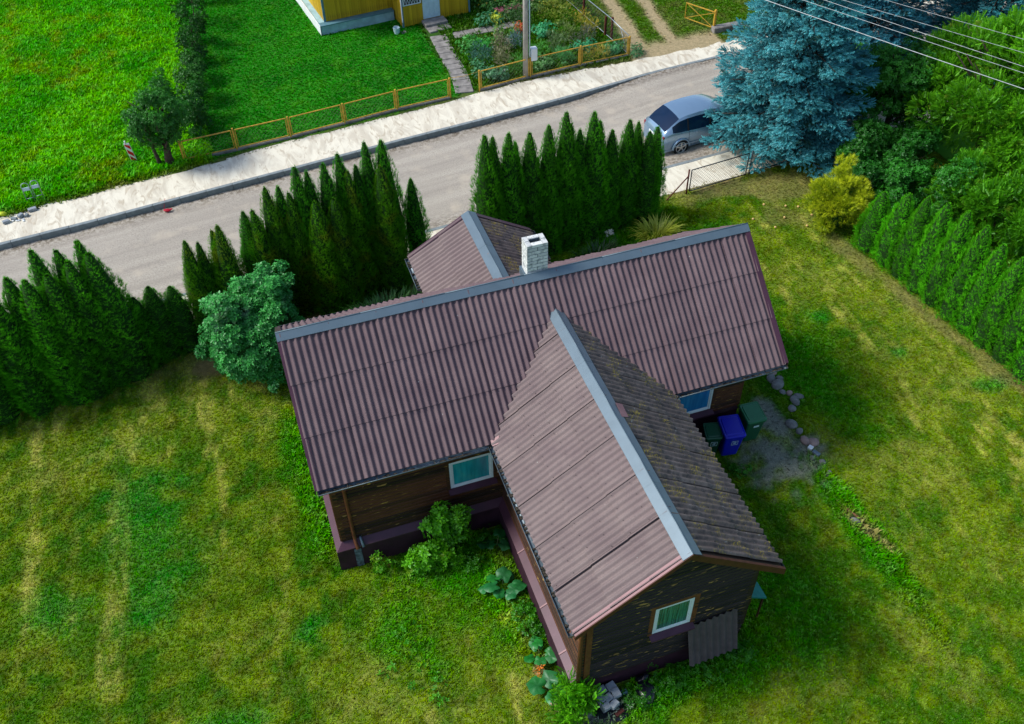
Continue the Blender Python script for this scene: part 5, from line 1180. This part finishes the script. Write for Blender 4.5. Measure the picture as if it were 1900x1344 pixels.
# fallen apples
for i, (x, y) in enumerate(((17.9, 7.55), (18.6, 7.2), (19.0, 7.0), (18.2, 6.6), (17.6, 6.2), (19.2, 6.4), (18.7, 5.9), (17.1, 6.9))):
    m = MB(); m.blob((0, 0, .035), (.045, .045, .04), i, 2, .05); o = m.build('fallen_apple', plain('apple', (.62, .42, .16), .4), None, (x, y, .01)); tag(o, ('leftmost fallen apple just below the steel gate', 'fallen apple second from the gate towards the golden bush', 'fallen apple nearest the golden bush', 'fallen apple in the middle of the lawn strip below the gate', 'fallen apple lowest on the left nearest the roof end', 'fallen apple right beside the foot of the golden bush', 'fallen apple lowest on the right below the golden bush', 'fallen apple closest to the daylily side of the lawn')[i], 'apple', 'fallen apples on the lawn')

# ------------------------------------------------------------------ front of the gable: pavers, bag, sheets
pb = empty('plastic_sheet', (5.13, -8.12, 0)); 
m = MB(); m.blob((0, 0, .02), (.36, .30, .035), 4, 3, .35); pb2 = m.build('black_sheet', M['blackbag'], None, (5.22, -8.22, .0)); tag(pb2, 'black plastic sheet under the stacked grey stones', 'plastic sheet'); bpy.data.objects.remove(pb)
k = 0
PN = ['back left', 'back right', 'middle left', 'middle', 'middle right', 'front left', 'front middle', 'lower back', 'lower front']
for j, (x, y, z, sx, sy, rz) in enumerate(((4.98, -7.88, .34, .30, .18, .25), (5.26, -7.86, .34, .22, .2, .2), (4.93, -8.06, .34, .17, .18, .2), (5.10, -8.08, .35, .18, .17, .3), (5.30, -8.04, .36, .19, .2, .1), (4.99, -8.24, .32, .18, .16, .25), (5.17, -8.25, .33, .2, .15, .5))):
    o = block(x, y, (sx, sy, .12), rz, 'top layer grey stone at the %s of the stack by the gable' % PN[j], 'paver', 'paving stone', 'grey stones stacked at the gable corner', z-.13)
for j, (x, y) in enumerate(((4.98, -7.95), (5.22, -7.92), (5.0, -8.17), (5.2, -8.17))):
    block(x, y, (.22, .2, .14), .2, 'bottom layer grey stone at the %s of the stack by the gable' % ('back left', 'back right', 'front left', 'front right')[j], 'kerb', 'paving stone', 'grey stones stacked at the gable corner', .03)
block(5.25, -8.40, (.22, .1, .07), .35, 'brown wooden offcut at the front of the stone stack', 'redboard', 'wood offcut', None, .06)
m = MB(); m.blob((0, 0, .14), (.20, .24, .16), 8, 3, .35); m.blob((.05, .3, .12), (.14, .14, .13), 12, 3, .35); o = m.build('rubbish_bag', M['blackbag'], None, (6.02, -8.15, 0)); tag(o, 'lumpy black rubbish bag in the weeds before the gable', 'rubbish bag')
m = MB(); m.box((-.07, -.05, 0), (.07, .05, .22), bev=.02); o = m.build('blue_can', M['bluetrim'], None, (5.52, -8.02, 0)); tag(o, 'small blue grey can in the weeds between stones and bag', 'can')
me = corr_mesh(7.5, 1.42, .024).copy(); me.materials.clear(); me.materials.append(M['darkmetal']); o = link('corrugated_sheet', me, None); tag(o, 'dark corrugated sheet leaning on the gable wall under the window', 'corrugated sheet')
o.name = 'corrugated_sheet'; me.name = 'corrugated_sheet'; place(o, (8.20, -7.80, 1.92), (-1, 0, -.07), (.07, -.17, -1))
tb = empty('teal_panel', (8.85, -7.35, 0)); tag(tb, 'teal board leaning behind the right corner of the gable', 'board')
MB().prism([(-.23, -.05, 1.5), (-.23, .50, 1.5), (.50, .45, .98), (.50, .0, .98)], (.03, 0, .03)).build('board', M['teal'], tb)
MB().bar((-.15, .52, 1.52), (.50, .50, 1.08), .08, .03).build('batten', M['galv'], tb); 
for y in (.05, .42): MB().bar((.46, y, .99), (.46, y, 0), .04, .04).build('leg', M['wood'], tb)

# ------------------------------------------------------------------ parked car
def car(x, y, z, rz):
    root = empty('parked_car', (x, y, z), rz); tag(root, 'silver blue hatchback parked at the road edge under the spruce', 'car')
    paint = plain('silver_blue_paint', (.20, .32, .46), .25, .5, .05, 2, .5, 1.0); glass = plain('car_glass', (.002, .014, .045), .12, 0, .1, 2, .3, 0)
    dark = M['rubber']
    # stations along the length (rear at 0): z of belt/hood line, z of roof line, half widths
    ST_ = [(0.0, .60, .62, .66, .3), (.05, .86, .92, .76, .5), (.16, .98, 1.03, .80, .62), (.42, 1.0, 1.26, .83, .63), (.75, .98, 1.47, .85, .60), (1.1, .97, 1.545, .86, .60), (1.6, .955, 1.57, .87, .60), (2.1, .94, 1.56, .87, .60), (2.5, .93, 1.51, .87, .60), (2.85, .93, 1.36, .86, .62), (3.2, .93, 1.15, .85, .66), (3.45, .94, .985, .84, .68), (3.7, .90, .93, .82, .66), (3.95, .82, .85, .78, .6), (4.12, .68, .70, .70, .5), (4.2, .52, .54, .60, .4)]
    S = []
    for (sx, zb, zt, hw, rw) in ST_:
        k = max(0, (zt-zb)/.6)
        pts = [(hw*.93, .24), (hw*.985, .42), (hw*1.0, .62 if zb > .7 else zb*.8), (hw*.985, max(zb-.09, .5)), (hw*.955, zb), (hw*.955+(rw-hw*.955)*.72, zb+(zt-zb)*.80), (rw, zt-.02*k), (rw*.62, zt+.02), (0, zt+.035)]
        S.append([(sx, py, pz) for py, pz in pts])
    n = len(ST_); Pn = 9
    groups = {'body': [], 'roof_panel': [], 'window': [], 'rear_window': [], 'windscreen': []}
    for i in range(n-1):
        for j in range(Pn-1):
            key = 'body'; x0 = ST_[i][0]
            if j == 4 and 3 <= i <= 9: key = 'window'
            if j >= 6 and 4 <= i <= 8: key = 'roof_panel'
            if j >= 6 and 2 <= i <= 3: key = 'rear_window'
            if j >= 6 and 8 < i <= 10: key = 'windscreen'
            groups[key].append((i, j))
    def mk(name, faces, mat, inset=0):
        m = MB(); cache = {}
        def vv(i, j, s):
            k = (i, j, s)
            if k not in cache: p = S[i][j]; cache[k] = m.bm.verts.new((p[0], p[1]*s, p[2]))
            return cache[k]
        for s in (1, -1):
            for (i, j) in faces:
                q = [vv(i, j, s), vv(i+1, j, s), vv(i+1, j+1, s), vv(i, j+1, s)]
                try: f = m.bm.faces.new(q if s < 0 else q[::-1]); f.smooth = True
                except ValueError: pass
        bmesh.ops.remove_doubles(m.bm, verts=m.bm.verts, dist=.0005)
        return m.build(name, mat, root)
    body = mk('body', groups['body'], paint)
    m = MB(); m.poly([(0, py*1, pz) for _, py, pz in S[0]]+[(0, -py, pz) for _, py, pz in S[0][::-1][1:]]); m.poly([(4.2, py, pz) for _, py, pz in S[-1]]+[(4.2, -py, pz) for _, py, pz in S[-1][::-1][1:]]); m.box((.05, -.78, .2), (4.15, .78, .3)); m.build('bumper', paint, root)
    mk('roof_panel', groups['roof_panel'], paint); mk('rear_window', groups['rear_window'], glass); mk('windscreen', groups['windscreen'], glass); mk('side_window', groups['window'], glass)
    for sgn in (1, -1):
        for i in (5, 7):   # window pillars
            a, b = S[i][4], S[i][5]; MB().bar((a[0], a[1]*sgn*1.004, a[2]), (b[0], b[1]*sgn*1.01, b[2]), .05, .02).build('pillar', dark, root)
        for xx in (1.15, 2.12, 3.15): MB().bar((xx, sgn*.872, .33), (xx, sgn*.845, .95), .012, .006).build('door_gap', dark, root)
        for xx in (1.35, 2.32): MB().box((xx, sgn*.855-.012, .84), (xx+.17, sgn*.855+.016, .865), bev=.006).build('door_handle', paint, root)
        MB().box((3.0, sgn*.92-.09, .96), (3.14, sgn*.92+.07, 1.09), bev=.03).build('wing_mirror', paint, root)
        MB().box((.04, sgn*.70-.05, .70), (.12, sgn*.70+.07, .90), bev=.02).build('tail_light', plain('tail_red', (.18, .01, .02), .2), root)
        MB().box((.5, sgn*.874-.004, .40), (3.7, sgn*.874+.008, .46), bev=.003).build('side_trim', paint, root)
        for wx in (.82, 3.32):
            m = MB(); m.tube([(wx, sgn*.68, .315), (wx, sgn*.865, .315)], .315, 24); w = m.build('tyre', dark, root)
            m = MB(); rim = [(wx+.22*math.cos(a), sgn*.868, .315+.22*math.sin(a)) for a in np.linspace(0, 2*PI, 25)]; m.tube(rim, .018, 6)
            for k in range(5):
                a = 2*PI*k/5+.3; m.bar((wx+.03*math.cos(a), sgn*.872, .315+.03*math.sin(a)), (wx+.215*math.cos(a), sgn*.868, .315+.215*math.sin(a)), .06, .02, up=(0, 1, 0))
            m.tube([(wx, sgn*.86, .315), (wx, sgn*.885, .315)], .05, 12); m.build('rim', plain('alloy', (.55, .58, .6), .3, .7), w)
            m = MB(); arc = [(wx+.365*math.cos(a), sgn*.862, .315+.365*math.sin(a)) for a in np.linspace(-.12, PI+.12, 14)]; m.tube(arc, .045, 8); m.build('wheel_arch', paint, root)
            m = MB(); m.tube([(wx, sgn*.70, .33), (wx, sgn*.874, .33)], .345, 20); m.build('wheel_well', M['soot'], root)
    MB().box((-.012, -.26, .66), (.002, .26, .77), bev=.003).build('number_plate', M['signwhite'], root)
    return root
car(15.75, 12.65, -.16, R(5.5))

# ------------------------------------------------------------------ garden plants
def plant(name, x, y, rx, ry, h, mat, tmpl, size, per, n, label, cat, col=(1, 1, 1), seed=1, rc=(.12, .22), up=.6, group=None, flowers=None, z0=0):
    cl = clumps((0, 0, h*.5+z0), (rx, ry, h*.5), n, seed, -1, rc); V, F, T = crown(cl, per, tmpl, size, seed+1, up)
    o = link(name, npmesh(name, V, F, tone=T), M[mat]); o.location = (x, y, 0); o.color = (*col, 1); tag(o, label, cat, group)
    if flowers:
        fc, fn, fs = flowers; r_ = np.random.RandomState(seed+9); P = np.stack([r_.uniform(-1, 1, fn)*rx*.95, r_.uniform(-1, 1, fn)*ry*.95, h*r_.uniform(.85, 1.12, fn)+z0], -1)
        global rs; rs = r_; D = r_.randn(fn, 3)*.3+np.array([0, 0, 1]); V, F, T = scatter(*T_ROS8, frame(D), np.full(fn, fs)*r_.uniform(.7, 1.2, fn), P, r_.uniform(.3, 1, fn))
        q = link('blossom', npmesh('blossom', V, F, tone=T), M['petal'], o); q.color = (*fc, 1); q['kind'] = 'stuff'
    return o
GP = [ # x, y, rx, ry, h, template, size, colour, label, flowers
 (12.9, 24.9, .75, .45, .6, 'L', (.05, .1), (.02, .13, .05), 'dark green leafy shrub at the right wall end of the yellow house', None),
 (13.9, 26.3, 1.3, .8, .7, 'L', (.05, .1), (.04, .16, .015), 'broad green perennial bed at the top edge right of the yellow house', ((.5, .35, .02), 25, .06)),
 (14.0, 25.0, .8, .28, .6, 'L', (.05, .09), (.05, .13, .03), 'row of pink coneflowers behind the garden path', ((.50, .09, .20), 60, .10)),
 (13.3, 24.9, .22, .3, .55, 'L', (.05, .09), (.35, .40, .02), 'small yellow flowering clump left of the pink flowers', None),
 (13.2, 23.2, .85, .5, .55, 'L', (.05, .1), (.06, .17, .015), 'mounded green clump with yellow flowers below the pink ones', ((.6, .45, .03), 22, .06)),
 (14.05, 23.5, .15, .15, .5, 'L', (.05, .1), (.30, .05, .01), 'small orange red flower clump in the bed', None),
 (14.35, 24.3, .35, .55, 1.0, 'F', (.12, .2), (.03, .09, .015), 'tall dark feathery clump behind the utility pole', None),
 (11.3, 22.8, .5, .55, .5, 'L', (.05, .1), (.03, .20, .02), 'bright green leafy clump beside the path bend', None),
 (12.0, 22.6, .35, .4, .5, 'L', (.05, .09), (.02, .2, .02), 'fresh green clump right of the path bend', None),
 (11.5, 21.7, .45, .6, .6, 'F', (.1, .18), (.04, .15, .10), 'blue green feathery clump along the path', None),
 (11.1, 20.5, .4, .6, .5, 'L', (.05, .1), (.03, .14, .05), 'low green clump at the lower end of the path', None),
 (12.55, 21.9, .45, .7, .8, 'F', (.1, .18), (.16, .15, .08), 'greyish dry plumed clump left of the pole', ((.35, .30, .25), 40, .05)),
 (12.2, 20.9, .35, .5, .8, 'F', (.12, .2), (.15, .15, .07), 'second greyish dry plumed clump near the fence', None),
 (13.35, 22.4, .3, .4, .7, 'F', (.1, .18), (.09, .16, .17), 'slate blue clump just left of the meter pole', None),
 (12.6, 20.15, .55, .45, .75, 'F', (.1, .18), (.05, .19, .02), 'rounded green mound behind the fence left of the pole', None),
 (11.6, 19.75, .5, .3, .5, 'L', (.08, .14), (.04, .15, .06), 'large leaved green plant behind the fence corner by the path', ((.5, .6, .45), 12, .06)),
 (14.9, 22.8, .5, .55, .7, 'L', (.05, .1), (.02, .22, .08), 'vivid sea green mound right of the pole', None),
 (16.0, 24.3, .8, .9, .9, 'F', (.1, .18), (.17, .22, .02), 'yellow green goldenrod clump at the upper right of the bed', ((.55, .45, .03), 40, .06)),
 (16.9, 22.6, .5, .9, .8, 'F', (.1, .18), (.24, .22, .02), 'golden flowering strip along the rusty post fence', ((.6, .42, .02), 50, .06)),
 (15.8, 22.3, .5, .6, .8, 'F', (.1, .18), (.10, .15, .03), 'olive feathery mound in the middle of the bed', None),
 (16.4, 21.6, .7, .35, .7, 'F', (.1, .18), (.10, .11, .07), 'grey brown heather like clump near the corner post', None),
 (16.2, 20.9, .6, .3, .45, 'L', (.05, .1), (.02, .20, .08), 'low sea green patch below the heather like clump', None),
 (15.1, 21.4, .5, .6, .7, 'F', (.12, .2), (.09, .15, .05), 'tall dry grass clump right of the meter box', None),
 (14.0, 21.0, .4, .5, .6, 'F', (.14, .22), (.05, .22, .02), 'grassy bright clump directly right of the meter box', None),
 (13.8, 20.1, .5, .4, .5, 'L', (.06, .12), (.05, .16, .03), 'mixed green clump behind the middle fence panel', ((.4, .5, .3), 10, .06)),
 (14.8, 20.2, .35, .4, .6, 'F', (.14, .22), (.05, .22, .05), 'iris like clump of upright green leaves behind the fence', None),
 (16.3, 20.0, .6, .3, .5, 'F', (.1, .18), (.22, .20, .02), 'yellowish clump behind the right fence panel', ((.6, .4, .02), 22, .05)),
 (17.3, 20.2, .35, .4, .6, 'L', (.06, .12), (.03, .16, .05), 'green clump tucked in the right fence corner', None),
 (15.3, 25.8, 1.0, .7, .7, 'L', (.05, .1), (.07, .16, .03), 'pale flowering bed at the top edge of the garden', ((.6, .5, .3), 45, .08)),
 (16.6, 25.9, .8, .8, .8, 'F', (.1, .18), (.12, .16, .02), 'olive yellow clump at the top edge of the garden', None),
 (18.25, 19.75, .3, .3, .35, 'L', (.05, .1), (.02, .12, .03), 'small dark weed outside the fence corner post', None)]
for i, (x, y, rx, ry, h, tp, size, c, lab, fl) in enumerate(GP):
    a = rx*ry; plant('perennial', x, y, rx, ry, h, 'herb', T_ROS5 if tp == 'L' else T_FROND, size, 50 if tp == 'L' else 60, int(10+30*a), lab, 'garden plant', tuple(v*2.7 for v in c), 100+i*3, (.16, .26), .7, 'perennials in the flower garden', fl)
# plants about the house
plant('maple_sapling', 3.12, -3.05, .24, .24, 1.75, 'leaf_bright', T_ROS5, (.10, .18), 60, 15, 'right hand upright sapling stem of the green clump before the teal window', 'sapling', (.75, .9, .8), 301, (.14, .24), .3, 'green saplings at the front wall')
plant('maple_sapling', 2.62, -3.0, .26, .24, 2.05, 'leaf_bright', T_ROS5, (.10, .18), 60, 18, 'tallest sapling at the plinth left of the teal window', 'sapling', (.8, 1, .8), 303, (.14, .24), .3, 'green saplings at the front wall')
plant('maple_sapling', 2.42, -3.3, .72, .36, .75, 'leaf_bright', T_ROS5, (.09, .16), 60, 24, 'low spreading sapling in front of the clump', 'sapling', (.9, 1.05, .8), 305, (.14, .24), .4, 'green saplings at the front wall')
plant('weed', 1.10, -2.95, .26, .2, .5, 'leaf_bright', T_ROS5, (.08, .14), 50, 9, 'small yellow green weed at the dark plinth', 'weed', (.85, .95, .7), 307, (.1, .16), .4)
plant('sumac_shrub', 4.42, -7.78, .34, .30, .85, 'leaf_bright', T_PIN, (.18, .30), 60, 20, 'bushy bright green shrub at the near corner post of the gable', 'shrub', (.95, 1.1, .8), 311, (.16, .26), .4)
plant('sumac_shrub', 4.18, -8.10, .30, .28, .5, 'leaf_bright', T_PIN, (.16, .26), 60, 14, 'lower bright green shrub in front of the gable corner', 'shrub', (1.05, 1.1, .8), 313, (.16, .24), .4)
for i, (x, y, rx, h, lab) in enumerate(((6.55, -8.1, .6, .6, 'knee high weeds left of the middle of the gable wall'), (7.5, -8.2, .5, .45, 'low weeds before the leaning corrugated sheet'), (8.35, -8.1, .45, .45, 'weeds at the right foot of the corrugated sheet'), (5.7, -8.2, .3, .3, 'tufted weeds between stone stack and rubbish bag'), (8.95, -6.6, .35, .3, 'dark weeds along the right wing wall'), (11.1, -3.2, .5, .22, 'low weeds in front of the blue bin'), (9.7, -3.6, .45, .3, 'weeds under the right wing eave near the bins'), (9.3, -5.0, .35, .3, 'weeds under the middle of the right wing eave'), (3.9, -3.05, .4, .35, 'dark weeds in the inner corner between window wall and wing'), (4.05, -5.3, .28, .3, 'weeds at the wing plinth between the two rhubarb and squash beds'), (3.4, -3.6, .4, .3, 'weeds right of the saplings by the inner corner'), (4.1, -5.9, .25, .35, 'upright weeds just above the upper squash plant'))):
    plant('weed_patch', x, y, rx, .28, h, 'leaf_bright', T_ROS5, (.05, .10), 60, 18, lab, 'weeds', (.32, .55, .4), 330+i*3, (.1, .18), .6, 'weed patches around the wing')
# clumps of long arching leaves
T_BLADE = (np.array([(-.03, 0, 0), (.03, 0, 0), (.028, .12, .5), (-.028, .12, .5), (.012, .42, .85), (-.012, .42, .85), (0, .75, .92)]), np.array([(0, 1, 2, 3), (3, 2, 4, 5), (5, 4, 6, 6)]), np.array([0, 0, .5, .5, .8, .8, 1]))
def blades(name, x, y, rx, ry, n, size, label, cat, col, seed, rz=0):
    global rs
    rs = np.random.RandomState(seed); a = rs.uniform(0, 6.28, n); r_ = np.sqrt(rs.rand(n)); P = np.stack([np.cos(a)*r_*rx, np.sin(a)*r_*ry, 0*a], -1); Rm = rotz(a-PI/2+rs.uniform(-.6, .6, n))
    tl = rs.uniform(-.2, .5, n); c, s = np.cos(tl), np.sin(tl); Z, O = 0*c, 0*c+1; Rx = np.stack([np.stack([O, Z, Z], -1), np.stack([Z, c, s], -1), np.stack([Z, -s, c], -1)], -2)
    TV, TF, TT = T_BLADE; TF = np.array([(0, 1, 2, 3), (3, 2, 4, 5)]); tri = np.array([(5, 4, 6)])
    V, F, T = scatter(TV, TF, TT, Rm@Rx, rs.uniform(*size, n), P, rs.uniform(.2, .9, n)); _, F3, _ = scatter(TV, tri, TT, Rm@Rx, np.ones(n), P, np.ones(n))
    o = link(name, npmesh(name, V, [F, F3], tone=T), M['herb']); o.location = (x, y, 0); o.rotation_euler = (0, 0, rz); o.color = (*col, 1); tag(o, label, cat); return o
blades('daylily', 13.4, 7.1, .5, .3, 260, (.45, .75), 'yellow green daylily clump with arching leaves behind the ridge', 'daylily', (.62, .70, .05), 401)
blades('daylily', 3.3, 6.3, 1.6, .28, 620, (.45, .75), 'dark green daylily row at the foot of the thujas left of the porch', 'daylily', (.10, .34, .03), 402, .12)
blades('daylily', 11.0, 6.9, .8, .25, 200, (.3, .5), 'low dark clump with a few white flowers below the thujas', 'daylily', (.04, .12, .02), 403, .1)
plant('white_flower', 11.55, 7.15, .14, .1, .7, 'herb', T_LEAF, (.05, .08), 20, 5, 'tall white flower stems just above the main ridge', 'flower', (.08, .2, .05), 405, (.08, .12), .6, None, ((.75, .78, .72), 14, .09))
# rhubarb / squash: big lobed leaves on stalks
def big_leaf_mesh(seed):
    r_ = np.random.RandomState(seed); k = 18; V = [(0, 0, .0)]; 
    for i in range(k):
        a = 2*PI*i/k; r0 = .5*(1+.10*math.cos(5*a)+.05*math.sin(9*a+seed))*(1-.45*math.exp(-((a-PI)**2)/.06)); V.append((r0*math.cos(a), r0*math.sin(a)*.9, .07*math.sin(3*a+seed)-.10*r0+.02))
    for i in range(k):
        a = 2*PI*i/k; r0 = .26; V.append((r0*math.cos(a), r0*math.sin(a)*.9, .05+.025*math.cos(5*a)))
    F3 = np.array([(0, 1+k+i, 1+k+(i+1) % k) for i in range(k)]); F4 = np.array([(1+k+i, 1+i, 1+(i+1) % k, 1+k+(i+1) % k) for i in range(k)])
    me = npmesh('leaf', np.array(V), [F3, F4], tone=np.r_[.2, np.linspace(.5, .9, k), np.full(k, .5)], smooth=True); me.materials.append(M['bigleaf']); return me
BL = [big_leaf_mesh(s) for s in range(4)]
def big_plant(name, x, y, n, r_, s, label, cat, seed, col=(1, 1, 1), hgt=.4, spots=None):
    root = empty(name, (x, y, 0)); tag(root, label, cat); rd = random.Random(seed)
    for i in range(n):
        a = 2*PI*i/n+rd.uniform(-.5, .5); q = r_*rd.uniform(.35, 1); p = Vector((math.cos(a)*q, math.sin(a)*q, hgt*rd.uniform(.5, 1)))
        if spots: p = Vector((spots[i][0]-x, spots[i][1]-y, hgt*rd.uniform(.6, 1)))
        o = link('leaf', BL[rd.randrange(4)], None, root); o.location = p; o.rotation_euler = (rd.uniform(-.35, .35), rd.uniform(-.35, .35), a); k = s*rd.uniform(.75, 1.15); o.scale = (k, k, k); o.color = (*[c*rd.uniform(.8, 1.15) for c in col], 1)
        m = MB(); m.tube([(p.x*.15, p.y*.15, 0), (p.x*.7, p.y*.7, p.z*.75), tuple(p-Vector((0, 0, .01)))], .012, 5); m.build('stalk', M['stalk'], root)
    return root
M['stalk'] = plain('leaf_stalk', (.16, .20, .07), .5)
big_plant('rhubarb', 3.75, -4.55, 9, .48, .40, 'rhubarb clump with crinkled leaves in the middle of the bed by the wing', 'rhubarb', 1)
big_plant('rhubarb', 4.0, -3.3, 5, .30, .36, 'dark rhubarb leaves deep in the corner beside the wing', 'rhubarb', 2, (.5, .55, .5))
big_plant('squash', 4.05, -6.5, 6, .30, .34, 'squash plant with round leaves along the wing plinth', 'squash plant', 3, (.9, 1, .7), .3)
big_plant('squash', 4.05, -7.45, 6, .42, .44, 'squash plant with broad leaves and orange bloom near the corner', 'squash plant', 4, (.9, .95, .9), .32)
for (x, y, c, s, lab) in ((3.92, -7.02, (1.0, .30, .01), .12, 'withered orange squash leaf by the wing corner'), (3.88, -6.85, (.30, .22, .06), .10, 'dry brown squash leaf just above the orange one'), (4.02, -7.92, (.42, .20, .13), .12, 'pinkish brown dry plant at the lower end of the bed')):
    plant('dry_leaf', x, y, .12, .12, .35, 'herb', T_ROS5, (.08, .15), 30, 4, lab, 'dry plant', c, int(x*100-y*10), (.08, .13), .5)
# herbs scattered in the lawn
for i, (x, y, s, lab) in enumerate(((1.2, -4.9, .45, 'sprawling thin green weed on the lawn below the plinth corner'), (.9, -5.8, .5, 'sprawling weed with a dead twig low on the lawn'), (1.6, -6.6, .4, 'sprawling leafy weed near the bottom edge'))):
    plant('sprawling_weed', x, y, s, s, .10, 'leaf_bright', T_ROS5, (.06, .11), 12, 14, lab, 'weed', (.5, .8, .6), 500+i*3, (.1, .2), 1.0, None, None, .0)
MB().tube([(13.05, -4.75, .03), (13.15, -5.3, .05), (13.38, -5.75, .03)], [.03, .05, .03], 6).build('dry_branch', plain('dry_branch', (.20, .10, .05), .9, 0, .5, 30)); tag(bpy.data.objects['dry_branch'], 'reddish brown dry branch lying along the weedy strip', 'branch')

# ------------------------------------------------------------------ grass (geometry nodes instances; nobody could count it)
def grass_mat():
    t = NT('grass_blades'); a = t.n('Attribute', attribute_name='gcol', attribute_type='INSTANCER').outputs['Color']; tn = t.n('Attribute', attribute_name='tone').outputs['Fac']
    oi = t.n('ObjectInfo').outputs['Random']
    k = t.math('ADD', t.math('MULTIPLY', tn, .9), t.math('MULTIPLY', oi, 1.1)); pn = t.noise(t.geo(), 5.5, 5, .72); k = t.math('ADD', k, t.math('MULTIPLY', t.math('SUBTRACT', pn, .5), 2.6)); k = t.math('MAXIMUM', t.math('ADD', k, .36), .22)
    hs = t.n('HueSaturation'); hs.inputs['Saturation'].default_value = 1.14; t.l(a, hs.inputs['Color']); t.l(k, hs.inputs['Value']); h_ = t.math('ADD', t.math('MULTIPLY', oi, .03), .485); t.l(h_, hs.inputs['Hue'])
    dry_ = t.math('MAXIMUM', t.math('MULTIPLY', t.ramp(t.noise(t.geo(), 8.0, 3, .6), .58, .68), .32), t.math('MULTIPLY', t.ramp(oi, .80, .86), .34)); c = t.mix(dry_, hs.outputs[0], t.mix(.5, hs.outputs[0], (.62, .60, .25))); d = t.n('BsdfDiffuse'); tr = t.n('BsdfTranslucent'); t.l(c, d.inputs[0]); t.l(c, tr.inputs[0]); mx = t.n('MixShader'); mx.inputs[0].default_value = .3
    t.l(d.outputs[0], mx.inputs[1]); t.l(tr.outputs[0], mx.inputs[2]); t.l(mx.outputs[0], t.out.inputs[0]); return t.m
M['grass'] = grass_mat()
def tuft(name, n, w, h, spread, seed):
    r_ = np.random.RandomState(seed); V, F, T = [], [], []
    for i in range(n):
        a = r_.uniform(0, 6.28); q = spread*math.sqrt(r_.rand()); p = np.array([math.cos(a)*q, math.sin(a)*q, 0]); b = r_.uniform(0, 6.28); dl = np.array([math.cos(b), math.sin(b), 0]); sd = np.array([-dl[1], dl[0], 0]); hh = h*r_.uniform(.6, 1.2); ln = r_.uniform(.2, .9); k = len(V)
        V += [p-sd*w, p+sd*w, p+dl*hh*ln*.4+sd*w*.7+np.array([0, 0, hh*.6]), p+dl*hh*ln*.4-sd*w*.7+np.array([0, 0, hh*.6]), p+dl*hh*ln+np.array([0, 0, hh*.85])]
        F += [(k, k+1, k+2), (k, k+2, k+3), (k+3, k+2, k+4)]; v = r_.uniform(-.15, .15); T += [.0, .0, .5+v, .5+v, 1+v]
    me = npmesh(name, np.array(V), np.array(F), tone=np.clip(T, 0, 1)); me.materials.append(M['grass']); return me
def scatter_grass(host, name, dens, meshes, smin, smax, seed, label):
    me = host.data
    o = link(name, me.copy(), None); tag(o, label, 'grass', kind='stuff')
    ng = bpy.data.node_groups.new(name, 'GeometryNodeTree'); ng.interface.new_socket('Geometry', in_out='INPUT', socket_type='NodeSocketGeometry'); ng.interface.new_socket('Geometry', in_out='OUTPUT', socket_type='NodeSocketGeometry')
    N = ng.nodes; gi = N.new('NodeGroupInput'); go = N.new('NodeGroupOutput'); ds = N.new('GeometryNodeDistributePointsOnFaces'); na = N.new('GeometryNodeInputNamedAttribute'); na.data_type = 'FLOAT'; na.inputs[0].default_value = 'gdens'
    mu = N.new('ShaderNodeMath'); mu.operation = 'MULTIPLY'; mu.inputs[1].default_value = dens; ng.links.new(na.outputs[0], mu.inputs[0]); ng.links.new(mu.outputs[0], ds.inputs['Density']); ng.links.new(gi.outputs[0], ds.inputs['Mesh']); ds.inputs['Seed'].default_value = seed
    ins = N.new('GeometryNodeInstanceOnPoints'); ng.links.new(ds.outputs['Points'], ins.inputs['Points'])
    gg = N.new('GeometryNodeGeometryToInstance')
    for mm in meshes:
        q = N.new('GeometryNodeObjectInfo'); q.inputs[0].default_value = mm; ng.links.new(q.outputs['Geometry'], gg.inputs[0])
    ng.links.new(gg.outputs[0], ins.inputs['Instance']); ins.inputs['Pick Instance'].default_value = True
    rv = N.new('FunctionNodeRandomValue'); rv.data_type = 'FLOAT_VECTOR'; rv.inputs[0].default_value = (-.25, -.25, 0); rv.inputs[1].default_value = (.25, .25, 6.28); ng.links.new(rv.outputs[0], ins.inputs['Rotation'])
    r2 = N.new('FunctionNodeRandomValue'); r2.data_type = 'FLOAT'; r2.inputs[2].default_value = smin; r2.inputs[3].default_value = smax
    nh = N.new('GeometryNodeInputNamedAttribute'); nh.data_type = 'FLOAT'; nh.inputs[0].default_value = 'gh'; m2 = N.new('ShaderNodeMath'); m2.operation = 'MULTIPLY'; ng.links.new(nh.outputs[0], m2.inputs[0]); ng.links.new(r2.outputs[1], m2.inputs[1])
    cb = N.new('ShaderNodeCombineXYZ'); 
    mx = N.new('ShaderNodeMath'); mx.operation = 'MAXIMUM'; mx.inputs[1].default_value = .75; ng.links.new(m2.outputs[0], mx.inputs[0])
    for k in (0, 1): ng.links.new(mx.outputs[0], cb.inputs[k])
    ng.links.new(m2.outputs[0], cb.inputs[2]); ng.links.new(cb.outputs[0], ins.inputs['Scale']); ng.links.new(ins.outputs[0], go.inputs[0])
    md = o.modifiers.new('grass', 'NODES'); md.node_group = ng; return o
tf = []
for i in range(4):
    q = link('grass_tuft', tuft('grass_tuft', 8, .011, .075, .045, 900+i), None); q.location = (-40-i, -30, -3); q['kind'] = 'stuff'; q.hide_render = False; tf.append(q)
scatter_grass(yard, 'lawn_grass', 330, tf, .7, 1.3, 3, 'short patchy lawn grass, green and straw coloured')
scatter_grass(farg, 'meadow_grass', 150, tf, .9, 1.6, 4, 'bright green grass beyond the street')
